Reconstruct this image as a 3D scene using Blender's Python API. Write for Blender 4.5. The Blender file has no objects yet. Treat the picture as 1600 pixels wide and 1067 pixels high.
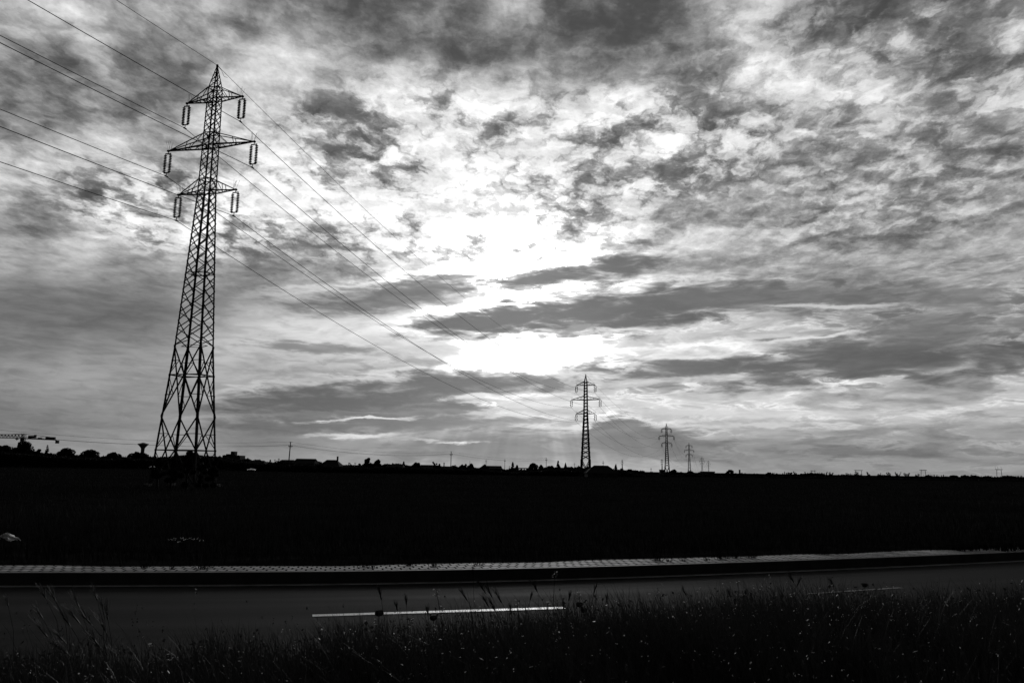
import bpy, math, random
import numpy as np
from mathutils import Vector, Matrix

SC = bpy.context.scene
COL = SC.collection
R = math.radians
random.seed(7)
RNG = np.random.default_rng(11)

# ------------------------------------------------------------------ camera
EYE = 1.9                                   # metres above the road
FOCAL, PITCH, ROLL = 1220.0, R(9.31), 0.0157
cd = bpy.data.cameras.new('camera')
cam = bpy.data.objects.new('camera', cd)
COL.objects.link(cam)
cd.sensor_width = 36.0
cd.lens = 36.0 * FOCAL / 1600.0
cd.clip_start, cd.clip_end = 0.1, 30000.0
_f = Vector((0, math.cos(PITCH), math.sin(PITCH)))
_r0 = Vector((1, 0, 0))
_u0 = _r0.cross(_f)
_r = _r0 * math.cos(ROLL) + _u0 * math.sin(ROLL)
_u = _u0 * math.cos(ROLL) - _r0 * math.sin(ROLL)
cam.matrix_world = Matrix(((_r.x, _u.x, -_f.x, 0), (_r.y, _u.y, -_f.y, 0), (_r.z, _u.z, -_f.z, EYE), (0, 0, 0, 1)))
SC.camera = cam
SC.view_settings.view_transform = 'Standard'
SC.view_settings.look = 'None'
SC.view_settings.exposure = 0.0
SC.view_settings.gamma = 1.0

# ------------------------------------------------------------------ sun
SUN_AZ, SUN_EL = 1.4, 11.8
sd = bpy.data.lights.new('sun', 'SUN')
sd.energy = 0.6
sd.angle = R(10)
sd.color = (1, 1, 1)
sun = bpy.data.objects.new('sun', sd)
COL.objects.link(sun)
to_sun = Vector((math.sin(R(SUN_AZ)) * math.cos(R(SUN_EL)), math.cos(R(SUN_AZ)) * math.cos(R(SUN_EL)), math.sin(R(SUN_EL))))
sun.rotation_euler = (-to_sun).to_track_quat('-Z', 'Y').to_euler()
sun.location = (0, 0, 60)

# ------------------------------------------------------------------ sky (world nodes, laid out by azimuth / elevation)
# SKYDATA BEGIN
SKY_EL = [-1, 0.6, 1.6, 2.6, 3.7, 4.9, 6.1, 7.3, 8.5, 9.7, 10.9, 12.1, 13.3, 14.5, 15.8, 17.1, 18.4, 19.8, 21.3, 22.8, 24.5, 26.5, 29, 32]
SKY_TONE = [
    [160,160,160,160,160,159,158,156,152,155,165,168,167,166,165,168,176,181,182,181,177,172,166,160,158,154,151,150,150,150,150,150],
    [141,142,143,148,153,155,149,146,140,142,146,146,146,143,137,130,139,157,163,162,159,153,149,146,146,145,143,143,145,147,147,148],
    [130,131,132,136,142,149,152,142,123,129,141,138,131,124,119,110,113,128,122,110,123,133,132,129,129,128,122,127,136,140,141,141],
    [125,125,126,130,137,142,148,135,113,123,153,160,140,117,112,113,130,151,136,113,122,141,152,156,153,152,146,145,146,150,153,154],
    [132,131,132,138,140,140,135,126,117,122,144,155,147,134,143,169,188,194,190,182,183,186,189,189,184,182,177,176,174,176,180,179],
    [137,138,146,155,153,151,148,149,140,124,113,110,125,154,170,201,213,196,192,194,197,200,200,196,190,189,183,176,172,172,174,175],
    [131,132,140,149,150,152,158,168,165,150,136,133,136,148,178,194,177,179,190,176,166,185,199,188,190,192,171,151,159,160,160,154],
    [128,128,133,140,143,149,162,182,164,168,173,175,182,204,237,256,253,243,226,205,186,186,190,178,164,158,141,130,126,118,110,103],
    [119,120,119,120,125,135,159,188,199,207,212,213,211,219,244,265,269,262,247,220,196,199,198,175,147,128,123,120,117,110,108,109],
    [116,117,120,118,115,119,140,172,197,210,217,225,238,239,226,233,250,243,231,215,202,197,182,178,170,143,129,125,128,119,118,121],
    [147,133,128,133,129,126,140,154,173,186,184,186,205,220,235,248,247,238,221,205,194,191,187,186,173,143,127,126,137,137,133,137],
    [187,178,156,165,146,138,144,136,151,168,167,169,195,219,234,248,249,238,223,205,186,169,157,150,142,127,123,125,145,152,150,155],
    [156,167,162,195,162,160,170,147,141,154,154,160,193,218,233,248,250,239,225,205,178,154,139,132,136,131,136,156,165,158,168,170],
    [163,145,140,181,188,180,191,159,132,140,146,168,210,220,233,254,255,245,219,187,170,170,162,150,159,148,152,176,171,162,170,170],
    [215,195,155,167,203,208,210,191,160,153,165,193,223,222,236,259,260,249,214,176,169,183,178,164,168,154,155,143,153,160,162,154],
    [205,209,178,149,158,166,196,216,200,190,213,232,223,226,245,257,250,227,203,191,185,184,179,174,168,152,168,144,152,155,138,137],
    [174,194,196,178,166,142,167,229,231,225,228,224,216,227,244,248,223,186,179,189,184,170,161,165,168,150,192,166,154,155,144,147],
    [129,143,169,191,207,177,167,215,235,230,227,199,211,228,233,230,201,165,164,181,176,148,136,154,163,150,166,156,155,158,155,159],
    [121,120,131,158,173,171,181,197,215,181,187,173,202,224,226,217,201,179,173,184,180,151,145,147,146,148,138,156,152,151,166,175],
    [153,128,111,129,139,153,201,184,169,148,151,157,203,215,215,205,207,201,185,188,188,159,144,157,147,131,142,165,153,159,182,186],
    [175,158,121,123,120,124,177,217,206,150,144,168,215,197,193,188,212,210,185,190,201,165,143,179,175,172,176,170,150,150,164,173],
    [172,179,173,154,126,129,158,195,221,193,189,224,212,215,227,198,202,202,194,206,186,132,154,203,206,191,185,152,139,152,195,172],
    [170,174,179,165,156,152,167,154,172,175,145,132,145,136,122,119,142,151,135,124,115,124,167,192,164,132,122,104,110,93,116,105],
    [170,175,176,165,168,166,183,124,120,130,115,110,120,129,133,168,147,104,86,84,85,105,143,170,179,146,137,115,83,80,121,105],
]
SKY_STREAKS = [  # azimuth, elevation, half length, half thickness (deg), tilt (deg), tone, opacity, softness
    (-8.73,12.22,7.61,1.35,7.4,106,0.85,0.90),
    (-6.72,13.11,5.32,0.79,6.6,105,0.80,0.70),
    (-1.66,10.79,7.22,1.10,6.2,88,1.00,0.70),
    (8.29,11.58,11.48,1.83,4.1,90,1.00,0.80),
    (19.63,12.13,8.79,1.12,-3.3,116,0.85,0.70),
    (2.81,14.09,5.42,0.75,7.4,100,0.95,0.80),
    (8.06,14.81,3.74,1.04,6.0,98,1.00,0.80),
    (13.27,7.30,8.49,1.39,0.9,98,1.00,0.80),
    (24.43,7.59,11.73,1.72,0.5,98,0.95,0.90),
    (28.81,9.27,6.96,1.18,-2.5,118,0.80,0.80),
    (-12.15,4.33,8.98,1.70,4.7,78,1.00,0.90),
    (-5.06,5.92,6.79,1.21,3.6,88,1.00,0.80),
    (-14.09,8.35,5.26,0.40,-0.9,128,0.70,0.80),
    (-7.28,7.79,2.36,0.38,-3.2,150,0.60,0.70),
    (-4.24,4.31,3.53,0.43,3.3,92,0.95,0.50),
    (2.88,6.18,1.06,0.38,3.4,112,0.90,0.50),
    (4.86,10.24,1.20,0.54,6.3,150,0.90,0.60),
    (30.22,11.46,4.87,0.65,-10.3,128,0.60,0.80),
    (-9.31,3.06,11.59,0.78,1.9,98,0.90,0.90),
    (-2.18,1.72,6.75,1.18,3.1,94,0.85,0.90),
    (7.41,2.78,2.19,1.27,4.6,84,1.00,0.50),
    (11.10,1.99,4.52,1.26,-0.1,90,0.95,0.70),
    (24.25,1.43,4.54,0.49,-0.9,112,0.80,0.70),
    (-10.61,3.41,4.42,0.16,3.2,240,0.90,0.90),
    (-11.12,2.24,4.27,0.21,3.4,228,0.90,0.90),
    (-6.15,1.98,1.29,0.21,1.1,215,0.80,0.70),
    (-3.49,1.89,2.47,0.16,2.2,235,0.90,0.90),
    (0.07,5.31,5.26,0.29,2.9,245,0.90,0.70),
    (4.50,4.78,5.49,0.29,3.2,238,0.80,0.70),
    (16.89,4.13,10.47,0.35,-1.7,215,0.70,0.80),
    (22.68,11.33,6.17,0.24,-3.0,215,0.80,0.90),
    (20.88,9.25,3.30,0.17,6.0,228,0.85,0.90),
    (12.74,8.36,6.32,0.47,2.5,235,0.70,0.70),
    (11.10,6.48,7.11,0.37,2.1,215,0.70,0.70),
    (18.15,3.36,2.84,0.21,0.8,208,0.80,0.70),
    (5.11,3.13,1.43,0.27,2.7,232,0.90,0.60),
]
# SKYDATA END


def build_sky():
    w = bpy.data.worlds.new('World')
    SC.world = w
    w.use_nodes = True
    nt = w.node_tree
    nt.nodes.clear()
    N, Lk = nt.nodes, nt.links

    def put(sock, v):
        if hasattr(v, 'is_linked') or isinstance(v, bpy.types.NodeSocket):
            Lk.new(v, sock)
        else:
            sock.default_value = v

    def math_(op, a, b=None, c=None, clamp=False):
        n = N.new('ShaderNodeMath')
        n.operation = op
        n.use_clamp = clamp
        put(n.inputs[0], a)
        if b is not None:
            put(n.inputs[1], b)
        if c is not None:
            put(n.inputs[2], c)
        return n.outputs[0]

    def vmath(op, a, b=None, s=None):
        n = N.new('ShaderNodeVectorMath')
        n.operation = op
        put(n.inputs[0], a)
        if b is not None:
            put(n.inputs[1], b)
        if s is not None:
            put(n.inputs['Scale'], s)
        return n.outputs['Value'] if op in ('LENGTH', 'DOT_PRODUCT') else n.outputs['Vector']

    def comb(x, y, z=0.0):
        n = N.new('ShaderNodeCombineXYZ')
        put(n.inputs[0], x); put(n.inputs[1], y); put(n.inputs[2], z)
        return n.outputs[0]

    def noise(vec, scale, detail=6, rough=0.55, dist=0.0, color=False):
        n = N.new('ShaderNodeTexNoise')
        n.noise_dimensions = '3D'
        Lk.new(vec, n.inputs['Vector'])
        n.inputs['Scale'].default_value = scale
        n.inputs['Detail'].default_value = detail
        n.inputs['Roughness'].default_value = rough
        n.inputs['Distortion'].default_value = dist
        return n.outputs['Color'] if color else n.outputs['Fac']

    def maprange(v, a, b, c, d, smooth=False):
        n = N.new('ShaderNodeMapRange')
        n.interpolation_type = 'SMOOTHSTEP' if smooth else 'LINEAR'
        n.clamp = True
        put(n.inputs[0], v)
        for k, q in zip((1, 2, 3, 4), (a, b, c, d)):
            put(n.inputs[k], q)
        return n.outputs[0]

    def lerp(a, b, f):          # a + (b-a)*f
        return math_('MULTIPLY_ADD', math_('SUBTRACT', b, a), f, a)

    tc = N.new('ShaderNodeTexCoord')
    d = vmath('NORMALIZE', tc.outputs['Generated'])
    sep = N.new('ShaderNodeSeparateXYZ')
    Lk.new(d, sep.inputs[0])
    dx, dy, dz = sep.outputs
    DEG = 57.29578
    az = math_('MULTIPLY', math_('ARCTAN2', dx, dy), DEG)
    el = math_('MULTIPLY', math_('ARCSINE', dz), DEG)
    # flat cloud sheet seen from below: features shrink towards the horizon
    inv = math_('DIVIDE', 1.0, math_('MAXIMUM', math_('ADD', dz, 0.13), 0.05))
    sheet = comb(math_('MULTIPLY', dx, inv), math_('MULTIPLY', dy, inv), 0.0)
    # the rows of the sheet run from far left towards near right
    ca_, sa_ = math.cos(R(10)), math.sin(R(10))
    along = vmath('DOT_PRODUCT', sheet, (ca_, -sa_, 0))
    across = vmath('DOT_PRODUCT', sheet, (sa_, ca_, 0))
    rows_ = comb(math_('MULTIPLY', along, 0.86), math_('MULTIPLY', across, 0.70), 0.7)
    low = comb(math_('MULTIPLY', az, 0.045), math_('MULTIPLY', el, 0.2), 3.1)

    # organic warp of the angles
    wcol = noise(sheet, 2.6, 5, 0.6, 0.0, True)
    wv = vmath('SUBTRACT', wcol, (0.5, 0.5, 0.5))
    ws = N.new('ShaderNodeSeparateXYZ')
    Lk.new(wv, ws.inputs[0])
    fine = noise(sheet, 9.0, 5, 0.6, 0.0, True)
    fv = N.new('ShaderNodeSeparateXYZ')
    Lk.new(vmath('SUBTRACT', fine, (0.5, 0.5, 0.5)), fv.inputs[0])
    wa = maprange(el, 0, 20, 0.35, 1.0)
    azw = math_('ADD', az, math_('MULTIPLY', math_('MULTIPLY_ADD', fv.outputs[0], 2.2, math_('MULTIPLY', ws.outputs[0], 3.2)), wa))
    elw = math_('ADD', el, math_('MULTIPLY', math_('MULTIPLY_ADD', fv.outputs[1], 1.4, math_('MULTIPLY', ws.outputs[1], 1.6)), wa))

    # tone table: one colour ramp along azimuth for each three elevations
    u = math_('DIVIDE', math_('ADD', azw, 37.0), 74.0, None, True)
    v = math_('DIVIDE', math_('ADD', elw, 2.0), 36.0, None, True)
    total = None

    def ramp(fac, stops, mode):
        n = N.new('ShaderNodeValToRGB')
        cr = n.color_ramp
        cr.interpolation = mode
        while len(cr.elements) > 1:
            cr.elements.remove(cr.elements[-1])
        cr.elements[0].position = stops[0][0]
        cr.elements[0].color = (*stops[0][1], 1)
        for p, c in stops[1:]:
            e = cr.elements.new(p)
            e.color = (*c, 1)
        Lk.new(fac, n.inputs[0])
        return n.outputs[0]

    E = SKY_EL
    vp = lambda e: (e + 2.0) / 36.0
    for k in range(0, 24, 3):
        rows = SKY_TONE[k:k + 3]
        a = ramp(u, [(i / 31, tuple(r[i] / 255 for r in rows)) for i in range(32)], 'CARDINAL')
        st = []
        if k > 0:
            st.append((vp(E[k - 1]), (0, 0, 0)))
        for j in range(3):
            st.append((vp(E[k + j]), tuple(1.0 if q == j else 0.0 for q in range(3))))
        if k + 3 < 24:
            st.append((vp(E[k + 3]), (0, 0, 0)))
        t = vmath('DOT_PRODUCT', a, ramp(v, st, 'LINEAR'))
        total = t if total is None else math_('ADD', total, t)

    # broken altocumulus: where the sheet is torn into bright puffs and dark gaps
    def blob(a0, e0, ra, re):
        m = N.new('ShaderNodeMapping')
        m.vector_type = 'TEXTURE'
        Lk.new(comb(az, el), m.inputs['Vector'])
        m.inputs['Location'].default_value = (a0, e0, 0)
        m.inputs['Scale'].default_value = (ra, re, 1)
        return maprange(vmath('LENGTH', m.outputs[0]), 0.55, 1.15, 1.0, 0.0, True)
    brk = blob(-4, 20.5, 19, 8)
    for b_ in ((-23, 17, 10, 3.4), (9, 23, 14, 5.0), (26, 24, 17, 10.0)):
        wgt = 1.0 if b_[0] < 15 else 0.55
        brk = math_('MAXIMUM', brk, math_('MULTIPLY', blob(*b_), wgt))
    # displaced sheet gives cauliflower edges
    disp = vmath('SUBTRACT', noise(rows_, 15, 5, 0.6, 0, True), (0.5, 0.5, 0.5))
    puff_p = vmath('ADD', rows_, vmath('SCALE', disp, None, 0.10))
    vn = N.new('ShaderNodeTexVoronoi')
    vn.feature = 'F1'
    vn.voronoi_dimensions = '2D'
    vn.normalize = True
    Lk.new(puff_p, vn.inputs['Vector'])
    vn.inputs['Scale'].default_value = 16.0
    vn.inputs['Detail'].default_value = 2.0
    vn.inputs['Roughness'].default_value = 0.6
    vn.inputs['Lacunarity'].default_value = 2.4
    cell = math_('SUBTRACT', 0.34, vn.outputs['Distance'])
    big_n = noise(vmath('ADD', rows_, (4.1, 6.6, 0)), 3.6, 3, 0.5, 0.4)
    puff = noise(puff_p, 8.5, 8, 0.58)
    puff_s = noise(vmath('ADD', puff_p, (0.010, 0.030, 0.0)), 8.5, 5, 0.58)
    lit = math_('SUBTRACT', puff, puff_s)                      # the side of each lump that looks at the sun
    puff2 = noise(vmath('ADD', rows_, (7.3, 2.1, 0)), 24.0, 6, 0.62)
    soft = noise(vmath('ADD', rows_, (1.7, 9.2, 0)), 5.0, 6, 0.55, 0.5)
    streak = noise(low, 3.2, 7, 0.58, 0.8)
    streak2 = noise(vmath('ADD', low, (5.0, 3.0, 0)), 9.0, 6, 0.6, 0.5)
    c = math_('DIVIDE', math_('SUBTRACT', total, 100 / 255), 155 / 255)          # cover
    rho = math_('ADD', math_('MULTIPLY', math_('SUBTRACT', puff, 0.5), 2.3), math_('MULTIPLY', cell, 3.0))
    rho = math_('ADD', rho, math_('MULTIPLY', math_('SUBTRACT', big_n, 0.5), 1.0))
    rho = math_('ADD', rho, math_('MULTIPLY', math_('SUBTRACT', puff2, 0.5), 0.7))
    rho = math_('ADD', rho, math_('MULTIPLY_ADD', math_('SUBTRACT', c, 0.5), 1.35, 0.36))
    # light through the sheet: none of it = grey sky, thin = brilliant, thick = grey again
    fc = N.new('ShaderNodeFloatCurve')
    cv = fc.mapping.curves[0]
    for (px_, py_) in ((0.05, 0.10), (0.14, 0.13), (0.27, 0.36), (0.40, 0.76), (0.52, 0.96), (0.66, 0.90), (0.82, 0.66)):
        cv.points.new(px_, py_)
    cv.points[0].location = (0.0, 0.10)
    cv.points[-1].location = (1.0, 0.45)
    fc.mapping.update()
    put(fc.inputs['Factor'], 1.0)
    put(fc.inputs['Value'], maprange(rho, -0.6, 2.4, 0.0, 1.0))
    cb = math_('ADD', fc.outputs[0], math_('MULTIPLY', lit, 1.5))
    cb = math_('ADD', cb, math_('MULTIPLY', math_('SUBTRACT', puff2, 0.5), 0.35))
    cb = math_('ADD', cb, math_('MULTIPLY', math_('SUBTRACT', soft, 0.5), 0.30))
    cb = math_('ADD', math_('MULTIPLY', math_('SUBTRACT', cb, 0.5), 0.92), math_('MULTIPLY_ADD', math_('SUBTRACT', c, 0.5), 0.30, 0.475))
    hi = maprange(el, 9, 17, 0.0, 1.0, True)
    sn = math_('ADD', math_('MULTIPLY', math_('SUBTRACT', soft, 0.5), 0.75), math_('MULTIPLY', math_('SUBTRACT', puff2, 0.5), 0.40))
    sn = math_('ADD', sn, math_('MULTIPLY', lit, 1.3))
    ln = math_('ADD', math_('MULTIPLY', math_('SUBTRACT', streak, 0.5), 0.8), math_('MULTIPLY', math_('SUBTRACT', streak2, 0.5), 0.45))
    fil = math_('POWER', maprange(math_('ABSOLUTE', math_('SUBTRACT', streak2, 0.5)), 0.0, 0.13, 1.0, 0.0), 2.0)
    fil = math_('MULTIPLY', fil, maprange(streak, 0.42, 0.62, 0.0, 0.34, True))
    ln = math_('ADD', ln, math_('MULTIPLY', fil, maprange(az, -20, 8, 0.25, 1.0, True)))
    lowamp = math_('MULTIPLY', maprange(el, 0.5, 6, 0.25, 1.0), maprange(az, -24, -8, 0.30, 1.0))
    lowamp = math_('MULTIPLY', lowamp, maprange(vmath('LENGTH', comb(math_('DIVIDE', math_('ADD', az, 3.0), 16.0), math_('DIVIDE', math_('SUBTRACT', el, 10.5), 6.0))), 0.3, 1.0, 0.45, 1.0, True))
    cs = math_('ADD', c, lerp(math_('MULTIPLY', ln, lowamp), sn, hi))
    cc = lerp(cs, cb, math_('MULTIPLY', brk, 0.85))
    tone = math_('MULTIPLY_ADD', cc, 155 / 255, 100 / 255)

    # individual cloud bars and bright slits near the sun
    en = math_('ADD', math_('MULTIPLY', math_('SUBTRACT', streak, 0.5), 1.2), math_('MULTIPLY', math_('SUBTRACT', streak2, 0.5), 1.6))
    lw = N.new('ShaderNodeSeparateXYZ')
    Lk.new(vmath('SUBTRACT', noise(low, 6.0, 6, 0.62, 0.0, True), (0.5, 0.5, 0.5)), lw.inputs[0])
    warped = comb(math_('ADD', az, math_('MULTIPLY', lw.outputs[0], 5.0)), math_('ADD', el, math_('MULTIPLY', lw.outputs[1], 1.3)))
    for (a0, e0, ha, he, tilt, tn, op, sf) in SKY_STREAKS:
        m = N.new('ShaderNodeMapping')
        m.vector_type = 'TEXTURE'
        Lk.new(warped, m.inputs['Vector'])
        m.inputs['Location'].default_value = (a0, e0, 0)
        m.inputs['Rotation'].default_value = (0, 0, R(tilt))
        m.inputs['Scale'].default_value = (ha, he, 1)
        q = math_('ADD', vmath('LENGTH', m.outputs[0]), en)
        if tn < 108 and he > 0.4:
            sy = N.new('ShaderNodeSeparateXYZ')
            Lk.new(m.outputs[0], sy.inputs[0])
            rim = math_('MULTIPLY', maprange(q, 1.5, 1.08, 0.0, 1.0, True), maprange(sy.outputs[1], 0.0, 0.9, 0.0, 0.16, True))
            tone = math_('ADD', tone, rim)
        f = maprange(q, 1.15, 1.10 - sf, 0.0, op, True)
        tone = lerp(tone, tn / 255, f)
        # texture inside the bar
    tone = math_('ADD', tone, math_('MULTIPLY', math_('SUBTRACT', streak2, 0.5), math_('MULTIPLY', maprange(el, 2, 12, 0.16, 0.14), 1.0)))

    # shafts of light fanning out under the sun
    sa, se = SUN_AZ, SUN_EL
    ddx = math_('SUBTRACT', az, sa)
    ddy = math_('SUBTRACT', el, se)
    ang = math_('ARCTAN2', ddx, math_('MULTIPLY', ddy, -1.0))
    rn = noise(comb(math_('MULTIPLY', ang, 5.0), 0.0, 0.0), 1.6, 2, 0.5)
    rad = vmath('LENGTH', comb(ddx, ddy))
    rm = math_('MULTIPLY', maprange(rad, 4.5, 8, 0.0, 1.0, True), maprange(rad, 11, 20, 1.0, 0.0, True))
    rm = math_('MULTIPLY', rm, maprange(el, 3.8, 2.0, 0.0, 1.0, True))
    tone = math_('ADD', tone, math_('MULTIPLY', math_('MULTIPLY', math_('SUBTRACT', rn, 0.47), rm), 0.48))
    # light spreading through the thin deck round the sun
    gr = vmath('LENGTH', comb(math_('DIVIDE', math_('ADD', az, 1.0), 17.0), math_('DIVIDE', math_('SUBTRACT', el, 13.5), 9.0)))
    tone = math_('ADD', tone, math_('MULTIPLY', maprange(gr, 0.0, 1.0, 1.0, 0.0, True), math_('MULTIPLY', maprange(el, 8.0, 11.5, 0.35, 1.0, True), 0.085)))
    # contrast of the exposure
    tone = math_('SMOOTH_MAX', math_('MULTIPLY_ADD', math_('MINIMUM', math_('SUBTRACT', tone, 0.74), 0.0), 0.20, tone), 0.27, 0.22)
    tone = math_('ADD', tone, math_('MULTIPLY', math_('SUBTRACT', puff2, 0.5), 0.05))

    # added dimming: unseen sky away from the sun darkened to keep ground dark
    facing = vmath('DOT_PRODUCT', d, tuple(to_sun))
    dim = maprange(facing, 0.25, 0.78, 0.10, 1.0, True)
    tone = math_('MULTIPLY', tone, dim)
    lin = math_('POWER', tone, 2.2)
    # the hidden sun: cloud there is many times brighter than white
    gl = maprange(facing, math.cos(R(11)), 1.0, 0.0, 1.0)
    gl = math_('MULTIPLY', math_('POWER', gl, 2.0), maprange(tone, 0.93, 1.05, 0.0, 1.0))
    lin = math_('ADD', lin, math_('MULTIPLY', gl, 2.5))
    # clear sky that shows through the gaps
    st = N.new('ShaderNodeTexSky')
    st.sky_type = 'NISHITA'
    st.sun_disc = False
    st.sun_elevation = R(SUN_EL)
    st.sun_rotation = R(SUN_AZ)
    bw = N.new('ShaderNodeRGBToBW')
    Lk.new(st.outputs[0], bw.inputs[0])
    clear = math_('MULTIPLY', bw.outputs[0], maprange(tone, 0.35, 0.7, 0.035, 0.0))
    lum = math_('ADD', math_('MULTIPLY', lin, 10.0), clear)
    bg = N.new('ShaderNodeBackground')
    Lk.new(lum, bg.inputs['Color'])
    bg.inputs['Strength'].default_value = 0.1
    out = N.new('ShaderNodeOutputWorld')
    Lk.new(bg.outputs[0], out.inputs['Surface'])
    w.cycles.sampling_method = 'MANUAL'
    w.cycles.sample_map_resolution = 512


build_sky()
# BODY

# ------------------------------------------------------------------ materials (the photograph is black and white: every albedo is a grey)
MATS = {}


def mat(name, col, rough=0.8, spec=0.3, vary=0.0, scale=8.0, bump=0.0, bscale=40.0, metal=0.0, coat=0.0):
    if name in MATS:
        return MATS[name]
    m = bpy.data.materials.new(name)
    m.use_nodes = True
    nt = m.node_tree
    b = nt.nodes['Principled BSDF']
    b.inputs['Base Color'].default_value = (col, col, col, 1)
    b.inputs['Roughness'].default_value = rough
    b.inputs['Specular IOR Level'].default_value = spec
    b.inputs['Metallic'].default_value = metal
    if coat:
        b.inputs['Coat Weight'].default_value = coat
        b.inputs['Coat Roughness'].default_value = 0.2
    tc = nt.nodes.new('ShaderNodeTexCoord')
    if vary:
        n = nt.nodes.new('ShaderNodeTexNoise')
        n.inputs['Scale'].default_value = scale
        n.inputs['Detail'].default_value = 6
        r = nt.nodes.new('ShaderNodeValToRGB')
        lo, hi = col * (1 - vary), col * (1 + vary)
        r.color_ramp.elements[0].position, r.color_ramp.elements[1].position = 0.3, 0.7
        r.color_ramp.elements[0].color = (lo, lo, lo, 1)
        r.color_ramp.elements[1].color = (hi, hi, hi, 1)
        nt.links.new(tc.outputs['Object'], n.inputs['Vector'])
        nt.links.new(n.outputs['Fac'], r.inputs[0])
        nt.links.new(r.outputs[0], b.inputs['Base Color'])
    if bump:
        n2 = nt.nodes.new('ShaderNodeTexNoise')
        n2.inputs['Scale'].default_value = bscale
        n2.inputs['Detail'].default_value = 5
        bp = nt.nodes.new('ShaderNodeBump')
        bp.inputs['Strength'].default_value = bump
        bp.inputs['Distance'].default_value = 0.02
        nt.links.new(tc.outputs['Object'], n2.inputs['Vector'])
        nt.links.new(n2.outputs['Fac'], bp.inputs['Height'])
        nt.links.new(bp.outputs[0], b.inputs['Normal'])
    MATS[name] = m
    return m


def leaf_mat(name, col, trans=0.35, rough=0.6, spec=0.25, vary=0.5, scale=3.0):
    if name in MATS:
        return MATS[name]
    m = mat(name, col, rough, spec, vary, scale)
    nt = m.node_tree
    b = nt.nodes['Principled BSDF']
    t = nt.nodes.new('ShaderNodeBsdfTranslucent')
    t.inputs['Color'].default_value = (col * 1.3,) * 3 + (1,)
    mx = nt.nodes.new('ShaderNodeMixShader')
    mx.inputs[0].default_value = trans
    nt.links.new(b.outputs[0], mx.inputs[1])
    nt.links.new(t.outputs[0], mx.inputs[2])
    nt.links.new(mx.outputs[0], nt.nodes['Material Output'].inputs[0])
    return m


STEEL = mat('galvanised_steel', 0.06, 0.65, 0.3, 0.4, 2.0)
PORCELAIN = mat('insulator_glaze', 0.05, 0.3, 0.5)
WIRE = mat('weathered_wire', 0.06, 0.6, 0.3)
CONCRETE = mat('concrete', 0.28, 0.85, 0.25, 0.25, 4.0, 0.3, 60)
WOOD = mat('tarred_wood', 0.05, 0.85, 0.2, 0.4, 6.0)
LEAF = leaf_mat('tree_leaves', 0.035, 0.15, 0.8, 0.05)
BARK = mat('bark', 0.04, 0.9, 0.1, 0.4, 5.0)
GRASS = leaf_mat('grass_blades', 0.032, 0.25, 0.5, 0.14, 0.9, 22)
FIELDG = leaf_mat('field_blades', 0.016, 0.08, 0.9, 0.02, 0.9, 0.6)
CROP = leaf_mat('crop_blades', 0.05, 0.08, 0.9, 0.0, 0.9, 0.08)
STRAW = leaf_mat('barley_straw', 0.14, 0.35, 0.5, 0.3, 0.3, 20)
PETAL = leaf_mat('white_petals', 0.80, 0.45, 0.6, 0.2, 0.05, 20)
POPPY = leaf_mat('dark_petals', 0.03, 0.2, 0.7, 0.2, 0.2, 20)
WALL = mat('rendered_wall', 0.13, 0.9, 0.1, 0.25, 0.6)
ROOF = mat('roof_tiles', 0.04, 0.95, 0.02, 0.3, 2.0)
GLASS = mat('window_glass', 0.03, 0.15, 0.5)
PALE = mat('pale_sheet', 0.75, 0.3, 0.5, 0.15, 3.0)
CRANE = mat('crane_paint', 0.12, 0.6, 0.3, 0.3, 2.0)

# ------------------------------------------------------------------ helpers


def at(px, dist, py=None):
    """Point at ground distance `dist` (m along +Y) in the direction of picture column px; with py also its height."""
    hor = 733.5 + ROLL * (px - 800)
    d = _f + _r * ((px - 800) / FOCAL) + _u * ((533.5 - (hor if py is None else py)) / FOCAL)
    t = dist / d.y
    return Vector((d.x * t, dist, EYE + d.z * t if py is not None else 0.0))


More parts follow.
